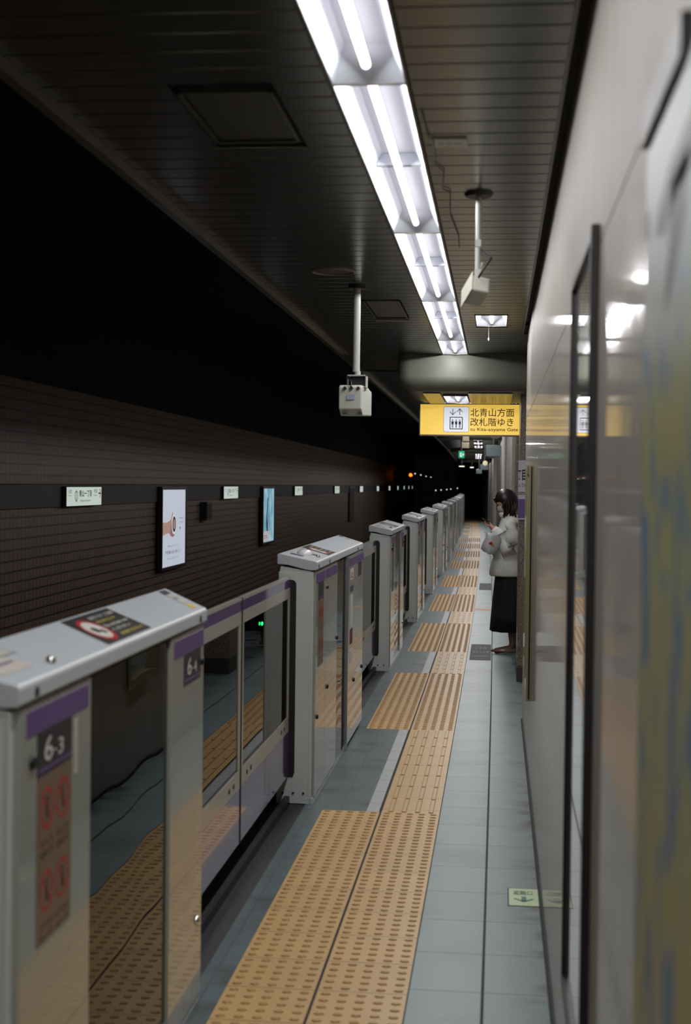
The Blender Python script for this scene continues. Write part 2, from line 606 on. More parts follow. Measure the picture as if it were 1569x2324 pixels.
# ------------------------------------------------------------------ walls
wl = MB()
WX = 0.19
joints = [Y0, -8.0, -4.0, -1.0, 0.9, 1.97, 2.95 - 0.35, 4.05, 5.15, 6.25, 7.35, 8.55, 10.4]
for a, b in zip(joints[:-1], joints[1:]):
    for z0, z1 in ((0.012, 2.184), (2.190, 2.80)):
        wl.box(WX, WX + 0.05, a + 0.002, b - 0.002, z0, z1, 0)
wl.box(WX + 0.012, WX + 0.06, Y0, 10.398, 0.0, 2.85, 1, seg=1)
wl.build('wall_right', [m_wallp, m_dark], bent=True, kind='structure')
wl = MB()
wl.box(0.75, 0.8, 10.4, 17.0, 0.0, 2.85, 0)
wl.box(0.24, 0.8, 10.38, 10.4, 0.0, 2.85, 0)
wl.build('wall_recess', m_wallp, bent=True, kind='structure')
wl = MB()
for k in range(28):
    a = 17.0 + 2.4 * k
    x = 0.17 if k % 3 != 2 else 0.22
    wl.box(x, x + 0.6, a + 0.004, a + 2.396, 0.0, 2.85, 0)
    wl.box(x + 0.006, x + 0.6, a + 2.3, a + 2.5, 0.0, 2.85, 1)
wl.build('wall_far_right', [m_wallp, m_dark], bent=True, kind='structure')
bs = MB()
bs.box(WX - 0.008, WX, Y0, 10.4, 0.0, 0.018, 0, seg=3)
bs.build('baseboard_right', m_dark, bent=True, kind='structure')

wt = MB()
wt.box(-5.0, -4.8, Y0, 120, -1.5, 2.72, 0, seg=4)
wt.box(-5.0, -4.79, Y0, 120, 2.72, 4.2, 1, seg=4)  # upper tiles coloured dark like concrete, standing in for the fading light
wt.build('wall_left', [m_bricks, m_concrete_shade], bent=True, kind='structure')
wt = MB()
wt.box(-4.8, -4.77, Y0, 120, 1.416, 1.655, 0, seg=4)
wt.box(-4.8, -4.775, Y0, 120, 1.66, 1.672, 0, seg=4)
wt.build('trim_2', m_band, bent=True, kind='structure')
tc_ = MB()
tc_.box(-5.0, -1.25, Y0, 120, 4.2, 4.4, 0, seg=4)
tc_.box(-1.38, -1.30, Y0, 120, 2.815, 4.2, 0, seg=4)
tc_.build('ceiling_tunnel', m_concrete_shade, bent=True, kind='structure')
we = MB()
we.box(-1.3, 0.9, 86, 86.2, 0.0, 2.9, 0)
we.build('wall_end', mat('end_wall', (52, 44, 44), rough=0.7), bent=True, kind='structure')
nb = MB()
nb.box(-6, 3, Y0 - 0.2, Y0, -1.5, 4.4)
nb.build('wall_back', m_concrete_shade, kind='structure')

# ------------------------------------------------------------------ ceiling: metal slats running across the platform
CZ = 2.80
LX0, LX1 = -0.475, -0.272
cl = MB()
pitch = 0.1486
y = Y0
def slat(x0, x1, y0, y1):
    w_ = y1 - y0
    cl.prism_x = None
    # shallow pan with turned-up edges
    pr = [(y0 + 0.004, CZ + 0.012), (y0 + 0.0045, CZ + 0.002), (y0 + 0.007, CZ), (y1 - 0.007, CZ), (y1 - 0.0045, CZ + 0.002), (y1 - 0.004, CZ + 0.012)]
    vs_ = [(x0, p[0], p[1]) for p in pr] + [(x1, p[0], p[1]) for p in pr]
    cl.add(vs_, [(k, k + 1, k + 7, k + 6) for k in range(5)], 0)
while y < 84:
    if not (12.0 < y < 13.8):
        step = pitch
        y1 = y + step
        in_hatch1 = 3.94 < y + 0.07 < 4.58
        in_hatch2 = 8.5 < y + 0.07 < 9.4
        if in_hatch1:
            slat(-1.30, -0.935, y, y1)
            slat(-0.64, LX0 - 0.012, y, y1)
        elif in_hatch2:
            slat(-1.30, -0.84, y, y1)
            slat(-0.60, LX0 - 0.012, y, y1)
        else:
            slat(-1.30, LX0 - 0.012, y, y1)
        if 9.20 < y + 0.07 < 9.95:
            slat(LX1 + 0.012, -0.175, y, y1)
            slat(0.045, 0.155, y, y1)
        else:
            slat(LX1 + 0.012, 0.155 if y < 10.4 else 0.75, y, y1)
    y += pitch
cl.box(-1.30, 1.6, Y0, 86, CZ + 0.13, CZ + 0.18, 1, seg=4)
cl.box(-1.30, LX0 - 0.03, Y0, 86, CZ + 0.012, CZ + 0.02, 1, seg=4)
for (a, b) in ((Y0, 9.2), (9.95, 86)):
    cl.box(LX1 + 0.03, 0.155 if a < 0 else 0.75, a, b, CZ + 0.012, CZ + 0.02, 1, seg=4)
cl.build('ceiling', [m_ceil, m_dark], bent=True, kind='structure')
tr = MB()
tr.box(-1.335, -1.30, Y0, 86, CZ - 0.035, CZ + 0.03, 0, seg=4)  # edge made deeper to cut the light on the upper tunnel wall
tr.box(0.155, 0.163, Y0, 10.4, CZ - 0.006, CZ + 0.03, 0, seg=4)
tr.build('trim_3', m_lampframe, bent=True, kind='structure')
tr = MB()
tr.box(0.163, 0.25, Y0, 10.4, CZ + 0.03, CZ + 0.04, 0, seg=4)
tr.build('trim_4', m_dark, bent=True, kind='structure')

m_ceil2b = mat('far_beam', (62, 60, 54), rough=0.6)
# beam with rounded lower corners
def beam(name, xl, xr, y0, y1, zb, r=0.16):
    mb = MB()
    n = 8
    zt = CZ + 0.05
    # rings: outline in (x, y) inset as the underside rounds over
    rings_ = []
    lv = [(0.0, zt)] + [(r * (1 - math.cos(PI / 2 * k / n)), zb + r * 0.75 * (1 - math.sin(PI / 2 * k / n))) for k in range(n + 1)]
    for ins, z in lv:
        rr = 0.10
        pts = []
        ax, ay = xl + ins, y0 + ins
        bx_, by_ = xr, y1 - ins * 0.3
        # near-left rounded corner
        for k in range(7):
            t = PI / 2 * k / 6
            pts.append((ax + rr - rr * math.cos(t), ay + rr - rr * math.sin(t), z))
        pts.append((bx_, ay, z)); pts.append((bx_, by_, z))
        for k in range(7):
            t = PI / 2 * k / 6
            pts.append((ax + rr - rr * math.sin(t), by_ - rr + rr * math.cos(t), z))
        rings_.append(pts)
    mb.rings(rings_, 0, True, caps=False)
    xi, ya_, yb_ = xl + r, y0 + r, y1 - r * 0.3
    mb.box(xi - 0.02, -0.50, ya_ - 0.02, yb_ + 0.01, zb, zb + 0.01)
    mb.box(-0.27, xr, ya_ - 0.02, yb_ + 0.01, zb, zb + 0.01)
    mb.box(-0.50, -0.27, ya_ - 0.02, 12.54, zb, zb + 0.01)
    mb.box(-0.50, -0.27, 13.61, yb_ + 0.01, zb, zb + 0.01)
    o = mb.build(name, m_beam, bent=True, kind='structure', merge=True)
    return o
beam('trim_5', -0.86, 0.75, 12.02, 13.9, 2.50)
# glossy slats under the beam, around its lamp
us = MB()
def under(x0, x1):
    y = 12.3
    while y < 13.75:
        us.box(x0, x1, y + 0.003, y + 0.07, 2.488, 2.499, 0)
        y += 0.076
under(-0.66, -0.51); under(-0.27, 0.11)
us.build('trim_6', m_ceil, bent=True, kind='structure')
for k, (a, b) in enumerate(((30.0, 30.8), (42.2, 44.2), (59.0, 60.5))):
    bb = MB()
    bb.box(-1.2, 0.6, a, b, 2.68, 2.85, 0)
    bb.build('trim_%d' % (7 + k), m_ceil2b, bent=True, kind='structure', bevel=0.03)

# ------------------------------------------------------------------ lights
def ceiling_light(y0, y1, tubes, label, z=CZ, xc=(LX0 + LX1) / 2, wd=0.2, group='recessed tube lights along the ceiling'):
    yc = (y0 + y1) / 2
    L = y1 - y0
    t = thing('ceiling_light', label, 'ceiling light', at_line(xc, yc, z), bend_rot(yc), group)
    h, hl, dp = wd / 2, L / 2, 0.075
    fr = MB()
    e = 0.009
    fr.box(-h - e, -h, -hl, hl, -0.006, 0.03, 0)
    fr.box(h, h + e, -hl, hl, -0.006, 0.03, 0)
    fr.box(-h, h, -hl, -hl + e * 0.6, -0.004, 0.02, 0)
    fr.box(-h, h, hl - e * 0.6, hl, -0.004, 0.02, 0)
    fr.build('frame', m_lampframe, t)
    rf = MB()
    q = 0.058
    a = hl - e * 0.6
    def hopper(ya, yb):
        s = 0.11 if yb - ya > 0.5 else 0.05
        B = [(-h, ya, 0), (h, ya, 0), (h, yb, 0), (-h, yb, 0)]
        T = [(-q, ya + s, dp), (q, ya + s, dp), (q, yb - s, dp), (-q, yb - s, dp)]
        for k in range(4):
            k2 = (k + 1) % 4
            rf.face([B[k], B[k2], T[k2], T[k]])
        rf.face(T)
    if tubes == 2:
        B0 = [(-h, -a, 0), (h, -a, 0)]
        # one long hopper with a low divider in the middle
        hopper(-a, a)
        rf.build('reflector', m_refl, t)
        dv = MB()
        dv.prism([(-h * 0.80, 0.032), (h * 0.80, 0.032), (q, dp - 0.001), (-q, dp - 0.001)], -0.018, 0.018)
        dv.build('divider', m_refl, t)
        seg = ((-a + 0.03, -0.02), (0.02, a - 0.09))
    else:
        hopper(-a, a)
        rf.build('reflector', m_refl, t)
        seg = ((-a + 0.03, a - 0.05),)
    for (p, r_) in seg:
        tu = MB()
        pts, rad = [], []
        r, TZ = 0.0135, 0.022
        for k in range(5):
            an = PI / 2 * k / 4
            pts.append((0, p + r * (1 - math.cos(an)) , TZ)); rad.append(max(0.001, r * math.sin(an)))
        for k in range(5):
            an = PI / 2 * (4 - k) / 4
            pts.append((0, r_ - r * (1 - math.cos(an)), TZ)); rad.append(max(0.001, r * math.sin(an)))
        tu.tube(pts, rad, 12)
        tu.build('tube', m_tube, t)
        for sd_ in (-1, 1):                 # the light leaves the lower half of the tube to both sides
            ld_ = bpy.data.lights.new('tube_light', 'AREA')
            ld_.shape = 'RECTANGLE'
            ld_.size = 0.012
            ld_.size_y = (r_ - p) - 0.02
            ld_.energy = 0.5 * TUBE_WATT * (r_ - p) / 1.08
            ld_.color = (1.0, 0.975, 0.97)
            lo_ = bpy.data.objects.new('tube_light', ld_)
            COL.objects.link(lo_)
            lo_.parent = t
            lo_.location = (sd_ * 0.0085, (p + r_) / 2, TZ - 0.013)
            lo_.rotation_euler = (0, -sd_ * math.radians(36), 0)
    return t

ML = 2.315
k = 0
y = 3.925 - 6 * ML
near = []
while y < 10.8:
    near.append((y, y + ML, 2)); y += ML
near.append((y, 12.0, 1))
names_near = ['far behind the camera', 'well behind the camera', 'a few steps behind the camera', 'behind the camera', 'behind and above the camera', 'above the camera at the top edge', 'just beyond the one cut by the top edge',
              'middle module, third along the trough', 'fourth along the trough, beside the camera pole', 'short last module touching the rounded beam']
for (a, b, n), nm in zip(near, names_near[-len(near):]):
    ceiling_light(a, b, n, 'recessed fluorescent light in white reflector, %s' % nm)
ceiling_light(12.55, 13.6, 1, 'small recessed fluorescent light in the underside of the rounded beam', z=2.486, xc=-0.385, group=None)
ceiling_light(9.25, 9.90, 1, 'short square fluorescent light right of the main light row', xc=-0.065, group=None)
fy = []
for a, b in ((14.2, 29.8), (31.0, 34.9), (36.4, 38.0), (39.6, 41.9), (44.6, 58.5), (61, 66)):
    n = max(1, int(round((b - a) / ML)))
    for i in range(n):
        fy.append((a + (b - a) * i / n, a + (b - a) * (i + 1) / n))
for i, (a, b) in enumerate(fy):
    ceiling_light(a, b, 2 if b - a > 1.7 else 1, 'distant fluorescent ceiling light, %s beyond the hanging yellow sign' % ORD[min(i, 25)],
                  group='distant tube lights beyond the yellow sign')

# pull cord below the short light
mb = MB()
mb.cyl((0, 0, 0.085), (0, 0, 0), 0.0012, 6)
mb.ellipsoid((0, 0, -0.005), (0.006, 0.006, 0.012), 8, 6)
o = mb.build('pull_cord', m_white)
o.location = at_line(-0.085, 9.92, CZ - 0.083)
tag(o, 'thin white pull cord with bead hanging below the short square light', 'pull cord')

# ------------------------------------------------------------------ platform gates
def gate_sticker_panel(p, y0, y1, z0, z1, xs, detail=True):
    mb = MB()
    mb.box(xs, xs + 0.0015, y0, y1, z0, z1, 0)
    X = xs + 0.002
    w_ = y1 - y0
    if detail:
        for i in range(2):
            for jj in range(2):
                cy = y0 + w_ * (0.27 + 0.46 * i)
                cz = z0 + (z1 - z0) * (0.80 - 0.50 * jj)
                rr = w_ * 0.19
                mb.disc((X, cy, cz), rr, ((0, 1, 0), (0, 0, 1)), 24, rr * 0.8, 1)
                a = 0.7 * rr
                for s in (-1,):
                    d = Vector((0, 0.70, 0.70 * s)) * rr * 0.85
                    q = Vector((0, 0.5, -0.5 * s)).normalized() * rr * 0.09
                    c = Vector((X, cy, cz))
                    mb.face([c - d - q, c + d - q, c + d + q, c - d + q], 1)
                # small standing figure
                mb.disc((X, cy, cz + rr * 0.45), rr * 0.14, ((0, 1, 0), (0, 0, 1)), 10, 0, 2)
                mb.box(X - 0.0002, X, cy - rr * 0.12, cy + rr * 0.12, cz - rr * 0.1, cz + rr * 0.28, 2)
                mb.box(X - 0.0002, X, cy - rr * 0.12, cy - rr * 0.03, cz - rr * 0.55, cz - rr * 0.1, 2)
                mb.box(X - 0.0002, X, cy + rr * 0.03, cy + rr * 0.2, cz - rr * 0.45, cz - rr * 0.1, 2)
                words = [['かけこみ', '危険です'], ['立てかけ', 'ないで']][jj]
                for q2, wd_ in enumerate(words):
                    put_text(mb, wd_, (X, cy - rr * 0.95, cz - rr * (1.75 + 0.55 * q2)), (0, 1, 0), (0, 0, 1), rr * 1.9, rr * 0.36, 3)
    return mb.build('warning_sticker', [m_tan, m_red, m_ink, m_tanink], p)

m_tanink = mat('sticker_ink', (70, 54, 46), rough=0.5)
m_label_green = mat('lid_label_green', (120, 150, 145), rough=0.5)
m_label_grey = mat('lid_label_grey', (74, 76, 92), rough=0.4)

def number_plate(p, y0, y1, z0, z1, car, door, xs):
    mb = MB()
    mb.box(xs, xs + 0.0015, y0, y1, z0, z1, 0)
    X = xs + 0.0022
    w_, h_ = y1 - y0, z1 - z0
    mb.box(xs + 0.0015, xs + 0.002, y0, y1, z0 + h_ * 0.10, z0 + h_ * 0.17, 2)
    if car:
        put_text(mb, car, (X, y0 + w_ * 0.18, z0 + h_ * 0.28), (0, 1, 0), (0, 0, 1), w_ * 0.24, h_ * 0.56, 1, 0.01)
        mb.box(X - 0.0003, X, y0 + w_ * 0.46, y0 + w_ * 0.53, z0 + h_ * 0.42, z0 + h_ * 0.46, 1)
        put_text(mb, door, (X, y0 + w_ * 0.58, z0 + h_ * 0.28), (0, 1, 0), (0, 0, 1), w_ * 0.15, h_ * 0.38, 1, 0.01)
    return mb.build('number_plate', [m_plate, m_white, m_purple], p)

def lock(p, x, y, z, r=0.014, m=None):
    mb = MB()
    mb.tube([(x - 0.002, y, z), (x + 0.006, y, z), (x + 0.009, y, z)], [r, r, r * 0.7], 14)
    mb.tube([(x + 0.009, y, z), (x + 0.0095, y, z)], r * 0.35, 8, 1)
    return mb.build('lock', [m or m_chrome, m_ink], p)

def make_gate(y0, L, label, long=False, la=None, lb=None, detail=2, bare_near=False):
    g = thing('platform_gate', label, 'platform gate', at_line(XF, y0), bend_rot(y0), 'platform gate housings')
    D = 0.20
    b = MB()
    b.box(-D, -0.030, 0.0, L, 0.0, 1.232, 0)
    if not long:
        b.box(-0.030, -0.013, 0.0, 0.53, 0.0, 1.232, 0)
        b.box(-0.030, -0.013, 1.355, L, 0.0, 1.232, 0)
        b.box(-0.030, -0.013, 0.53, 1.355, 0.0, 0.10, 0)
    else:
        b.box(-0.030, -0.013, 0.0, 1.03, 0.0, 1.232, 0)
        b.box(-0.030, -0.013, 1.55, L, 0.0, 1.232, 0)
    b.box(-D, -0.162, L, L + 0.25, 0.0, 1.232, 0)
    b.prism([(-0.026, 1.230), (-0.026, 1.236), (-0.19, 1.262), (-0.196, 1.230)], 0.004, L - 0.004, 0)
    b.build('body', m_gate, g, bevel=0.006 if detail else 0)
    # lid: slopes down towards the platform
    ld = MB()
    pr = [(0.004, 1.243), (0.008, 1.250), (0.008, 1.282), (0.002, 1.289), (-0.196, 1.330), (-0.206, 1.326), (-0.208, 1.318), (-0.208, 1.272), (-0.150, 1.268), (-0.060, 1.246), (-0.03, 1.241)]
    ld.prism(pr, -0.006, L + 0.006, 0)
    ld.v = [(x, y + (0.27 * min(1.0, max(0.0, -x) / 0.196) if y > L else 0.0), z) for x, y, z in ld.v]
    lid = ld.build('lid', m_gatetop, g, bevel=0.004 if detail else 0)
    nrm_slope = (1.330 - 1.289) / -0.198
    def zl(x):
        return 1.289 + (x - 0.002) * nrm_slope + 0.0012
    def lid_patch(mb, x0, x1, ya, yb, mi, dz=0.0):
        mb.face([(x0, ya, zl(x0) + dz), (x1, ya, zl(x1) + dz), (x1, yb, zl(x1) + dz), (x0, yb, zl(x0) + dz)], mi)
    up_l = Vector((-1, 0, -nrm_slope)).normalized()
    if detail:
        # caution sticker across the lid
        mb = MB()
        ya, yb = (0.70, 1.14) if not long else (0.62, 0.98)
        lid_patch(mb, -0.185, -0.008, ya, yb, 0)
        nm = Vector((0, 0, 1))
        cx = -0.09
        mb.disc((cx, ya + 0.10, zl(cx) + 0.0008), 0.074, ((0, 1, 0), up_l), 28, 0.058, 1)
        mb.disc((cx, ya + 0.10, zl(cx) + 0.0006), 0.058, ((0, 1, 0), up_l), 24, 0, 2)
        mb.disc((cx, ya + 0.09, zl(cx) + 0.0010), 0.020, ((0, 1, 0), up_l), 10, 0, 0)
        mb.disc((cx + 0.018, ya + 0.12, zl(cx + 0.018) + 0.0010), 0.014, ((0, 1, 0), up_l), 10, 0, 0)
        if detail > 1:
            lines = [('身を乗り出さないで', 3), ('ください', 2), ('Do not lean over', 2), ('手をかけないで', 3), ('危険です ご注意', 2)]
            for q, (tx, mi) in enumerate(lines):
                x = -0.045 - 0.030 * q + 0.02
                put_text(mb, tx, (x - 0.0, ya + 0.185, zl(x) + 0.0008), (0, 1, 0), up_l, 0.23 if q % 2 == 0 else 0.18, 0.017, mi, 0.015)
        mb.v = [(x, y + 0.18 * -x / 0.196, z) for x, y, z in mb.v]
        mb.build('caution_sticker', [m_ink, m_red, m_white, m_yel], lid)
        # labels at the ends of the lid
        mb = MB()
        lid_patch(mb, -0.150, -0.060, L - 0.115, L - 0.050, 0)
        lid_patch(mb, -0.185, -0.150, L - 0.125, L - 0.040, 1)
        lid_patch(mb, -0.052, -0.022, L - 0.115, L - 0.055, 2)
        if detail > 1:
            put_text(mb, '車いす', (-0.10, L - 0.108, zl(-0.10) + 0.0006), (0, 1, 0), up_l, 0.05, 0.02, 3)
        mb.v = [(x, y + 0.265 * -x / 0.196, z) for x, y, z in mb.v]
        mb.build('lid_label', [m_offw, m_label_grey, m_yel, m_ink], lid)
        mb = MB()
        if not long:
            lid_patch(mb, -0.125, -0.045, 0.05, 0.24, 0)
            put_text(mb, '半蔵門線', (-0.118, 0.07, zl(-0.118) + 0.0006), (0, 1, 0), up_l, 0.13, 0.022, 3)
            mb.face([(-0.09, 0.06, zl(-0.09) + 0.0006), (-0.083, 0.06, zl(-0.083) + 0.0006), (-0.083, 0.22, zl(-0.083) + 0.0006), (-0.09, 0.22, zl(-0.09) + 0.0006)], 2)
            lid_patch(mb, -0.155, -0.115, 0.235, 0.33, 1, 0.0004)
            lid_patch(mb, -0.150, -0.120, 0.245, 0.32, 0, 0.0008)
            mb.build('lid_label', [m_offw, m_label_green, m_purple, m_ink], lid)
        else:
            lid_patch(mb, -0.16, -0.09, 0.12, 0.20, 1)
            lid_patch(mb, -0.08, -0.05, 0.38, 0.46, 1)
            for yy in (1.03, 1.50, 2.0):
                mb.face([(-0.18, yy, zl(-0.18) + 0.0006), (-0.0, yy, zl(0) + 0.0006), (-0.0, yy + 0.006, zl(0) + 0.0006), (-0.18, yy + 0.006, zl(-0.18) + 0.0006)], 0)
            mb.build('lid_label', [m_offw, m_label_grey], lid)
            mb = MB()
            mb.ellipsoid((-0.10, 0.28, zl(-0.10) + 0.002), (0.045, 0.06, 0.030), 14, 8)
            mb.build('indicator_dome', mat('dome_white', (225, 225, 225), rough=0.15, coat=1.0), lid)
    if detail:
        mb = MB()
        kx, ky = -0.030, 0.31
        mb.tube([(kx, ky, zl(kx)), (kx, ky, zl(kx) + 0.008), (kx, ky, zl(kx) + 0.013)], [0.012, 0.012, 0.007], 12)
        mb.build('key_knob', m_chrome, lid)
        for yy in ((0.10, L - 0.10) if not long else (0.06, 0.55, 2.2)):
            mb = MB()
            mb.tube([(0.008, yy, 1.262), (0.0105, yy, 1.262)], 0.011, 12)
            mb.build('lid_catch', m_bolt, lid)
    # side panels
    def panel(ya, yb, mat_=m_gateside, z0=0.03, z1=1.236, x1=0.0):
        mb = MB()
        mb.box(x1 - 0.013, x1, ya, yb, z0, z1)
        return mb.build('side_panel', mat_, g, bevel=0.002 if detail else 0)
    mb = MB()
    mb.box(-0.02, -0.004, 0.0, L, 0.0, 0.03)
    mb.build('plinth', m_gate, g)
    if not long:
        pa = panel(0.025, 0.527)
        pb = panel(1.358, L - 0.006)
        mb = MB()
        mb.box(-0.018, -0.010, 0.53, 1.355, 0.10, 1.232)
        mb.build('glass_panel', m_glassw, g)
        mb = MB()
        mb.box(-0.0298, -0.029, 0.53, 1.355, 0.10, 1.232)
        mb.build('glass_backing', m_black, g)
        for ya, yb, pp in ((0.06, 0.50, pa), (1.40, L - 0.015, pb)):
            mb = MB()
            mb.box(0.0, 0.0015, ya, yb, 1.170, 1.222)
            mb.build('line_colour_band', m_purple, pp)
        number_plate(pa, 0.13, 0.37, 1.072, 1.168, la[0] if la else None, la[1] if la else None, 0.0)
        number_plate(pb, 1.53, 1.77, 1.072, 1.168, lb[0] if lb else None, lb[1] if lb else None, 0.0)
        if detail:
            gate_sticker_panel(pa, 0.13, 0.37, 0.713, 1.070, 0.0, detail > 1)
            mb = MB()
            mb.box(0.0, 0.0012, 0.395, 0.415, 1.03, 1.155)
            mb.build('small_sticker', m_offw, pa)
            lock(pa, 0.0, 0.095, 1.115, 0.016, m_bolt)
            lock(pb, 0.0, L - 0.075, 0.28, 0.016)
            lock(pb, 0.0, L - 0.045, 1.12, 0.013, m_bolt)
    else:
        pa = panel(0.02, 0.437)
        pb = panel(0.443, 1.03)
        pc = panel(1.555, L - 0.006, x1=0.012)
        mb = MB()
        mb.box(-0.011, -0.003, 1.035, 1.42, 0.03, 1.232)
        mb.build('glass_panel', m_glassw, g)
        mb = MB()
        mb.box(-0.03, -0.001, 1.42, 1.44, 0.03, 1.232)
        mb.box(-0.03, -0.006, 1.44, 1.53, 0.03, 1.232)
        mb.build('seam_strip', m_rubber, g)
        mb = MB()
        mb.box(-0.02, 0.016, 1.53, 1.555, 0.0, 1.236)
        mb.build('guard_rail', m_chrome2, g)
        for ya, yb, x1, pp in ((0.02, 0.42, 0.0, pa), (0.46, 0.99, 0.0, pb), (1.60, 2.02, 0.012, pc), (2.06, L - 0.01, 0.012, pc)):
            mb = MB()
            mb.box(x1, x1 + 0.0015, ya, yb, 1.170, 1.222)
            mb.build('line_colour_band', m_purple, pp)
        number_plate(pa, 0.12, 0.34, 1.072, 1.168, None, None, 0.0)
        if detail:
            gate_sticker_panel(pa, 0.12, 0.34, 0.713, 1.070, 0.0, detail > 1)
            number_plate(pc, 2.2, 2.42, 1.072, 1.168, None, None, 0.012)
            mb = MB()
            X = 0.0125
            mb.box(X, X + 0.001, 1.68, 1.86, 1.08, 1.15, 0)
            put_text(mb, '止', (X + 0.0013, 1.70, 1.09), (0, 1, 0), (0, 0, 1), 0.14, 0.05, 1, 0.03)
            mb.box(X, X + 0.001, 1.68, 1.86, 1.0, 1.04, 2)
            mb.box(X, X + 0.001, 1.68, 1.84, 0.78, 0.98, 0)
            mb.box(X, X + 0.001, 1.68, 1.84, 0.66, 0.76, 3)
            mb.box(X, X + 0.001, 1.68, 1.84, 0.54, 0.62, 0)
            mb.build('notice_sticker', [m_white, m_red, m_label_grey, mat('dark_red', (110, 34, 38), rough=0.4)], pc)
            lock(pb, 0.0, 0.50, 1.12, 0.012, m_bolt)
            lock(pa, 0.0, 0.10, 0.45, 0.014, m_bolt)
            lock(pb, 0.0, 0.55, 0.55, 0.014, m_bolt)
            lock(pb, 0.0, 1.02, 0.78, 0.014, m_bolt)
            lock(pc, 0.012, 1.95, 0.40, 0.014, m_bolt)
            lock(pc, 0.012, 2.50, 0.42, 0.014, m_bolt)
    # dark pockets for the door leaves in both end faces
    for ye, s in ((0.0, -1), (L, 1)):
        mb = MB()
        pts = [(-0.196, 0.14), (-0.112, 0.14), (-0.104, 0.165), (-0.104, 1.165)]
        for k in range(5):
            t = PI / 2 * k / 4
            pts.append((-0.129 + 0.025 * math.cos(t), 1.165 + 0.025 * math.sin(t)))
        pts += [(-0.196, 1.190)]
        mb.prism(pts, ye - (0.004 if s < 0 else -0.0005), ye + (0.004 if s > 0 else -0.0005))
        mb.build('door_pocket', m_rubber, g)
    if detail:
        for k in range(3):
            mb = MB()
            x = -0.165 + 0.055 * k
            mb.cyl((x, 0.002, 0.055), (x, -0.005, 0.055), 0.006, 8)
            mb.build('bolt', m_bolt, g)
    return g

m_chrome2 = mat('brushed_rail', (170, 176, 176), rough=0.25, metal=0.8)
gate_labels = []
gid = 0
for j in range(len(DC) - 1):
    c0, c1 = DC[j], DC[j + 1]
    a, b = c0 + HALF, c1 - HALF
    if j == 0:
        a = 2.77
    L = b - a
    if j >= 12 and a > 75:
        break
    det = 2 if j < 2 else (1 if j < 7 else 0)
    if j == 0:
        lb_ = 'nearest pale grey platform gate with prohibition stickers and a black caution label on its lid'
    elif j == 1:
        lb_ = 'second nearest pale grey platform gate, longer, with a white dome on its lid'
    else:
        lb_ = 'pale grey platform gate in the receding row, %s' % ORD_DOOR[min(j, 17)]
    make_gate(a, L, lb_, long=(L > 2.2), la=('6', '3') if j == 0 else None, lb=('6', '4') if j == 0 else None, detail=det)

# ------------------------------------------------------------------ sliding door leaves
def make_leaf(y_gate, y_meet, label):
    """leaf hangs between the gate at y_gate and the meeting line y_meet"""
    s = 1 if y_meet > y_gate else -1
    L = abs(y_meet - y_gate)
    g = thing('sliding_door', label, 'platform door', at_line(XF - 0.135, y_gate), bend_rot(y_gate), 'sliding platform door leaves')
    def Y(a, b):
        p, q = s * a, s * b
        return (min(p, q), max(p, q))
    xa, xb = -0.020, 0.0
    fr = MB()
    y0, y1 = Y(0.012, L - 0.012)
    fr.box(xa, xb, y0, y1, 1.095, 1.150)
    fr.box(xa, xb, y0, y1, 0.385, 0.465)
    y0, y1 = Y(L - 0.055, L - 0.012)
    fr.box(xa, xb, y0, y1, 0.465, 1.095)
    y0, y1 = Y(0.012, 0.05)
    fr.box(xa, xb, y0, y1, 0.465, 1.095)
    frm = fr.build('frame', m_rail, g, bevel=0.002)
    tp = MB()
    y0, y1 = Y(0.012, L - 0.012)
    tp.box(xa - 0.004, xb + 0.001, y0, y1, 1.196, 1.208)
    tp.build('top_cap', m_rail, g)
    tp = MB()
    tp.box(xa, xb, y0, y1, 1.150, 1.196)
    tp.build('top_band', m_purple2, g)
    kp = MB()
    kp.box(xa, xb, y0, y1, 0.15, 0.385)
    kp.build('kick_panel', m_purple2, g)
    gp = MB()
    y0, y1 = Y(0.05, L - 0.055)
    gp.box(-0.013, -0.005, y0, y1, 0.465, 1.095)
    gp.build('glass_pane', m_glass, g)
    rb = MB()
    y0, y1 = Y(L - 0.012, L - 0.002)
    rb.box(xa - 0.003, xb + 0.002, y0, y1, 0.15, 1.208)
    rb.build('rubber_edge', m_rubber, g)
    for q in (0.18, 0.28, L - 0.26, L - 0.16):
        mb = MB()
        yy = s * q
        mb.cyl((xb, yy, 0.425), (xb + 0.003, yy, 0.425), 0.011, 8)
        mb.build('screw', m_bolt, frm)
    return g
for j, c in enumerate(DC[1:6]):
    nm = ORD_DOOR[j]
    l1 = make_leaf(c - HALF, c, 'near leaf of the %s pair of glazed purple-banded sliding doors' % nm)
    l2 = make_leaf(c + HALF, c, 'far leaf of the %s pair of glazed purple-banded sliding doors' % nm)
    if j == 0:
        mb = MB()
        mb.ellipsoid((0.001, -0.92, 1.045), (0.004, 0.009, 0.009), 12, 8)
        mb.build('indicator_lamp', mat('green_led', (30, 200, 90), emit=(40, 255, 120), estr=3.0), l2)['label'] = 'small glowing green lamp'
    mb = MB()
    mb.box(-0.158, -0.13, c - HALF + 0.01, c + HALF - 0.01, 0.0, 0.04)
    o = mb.build('door_guide', m_sill, off=(0, 0, 0))
    for v in o.data.vertices:
        v.co.x += bend(XF, c)
        v.co.y += 0
    off = Vector((bend(XF, c), c, 0))
    for v in o.data.vertices:
        v.co -= off
    o.location = off
    tag(o, 'black floor guide under the %s pair of sliding doors' % nm, 'door guide', 'floor guides under the sliding doors')

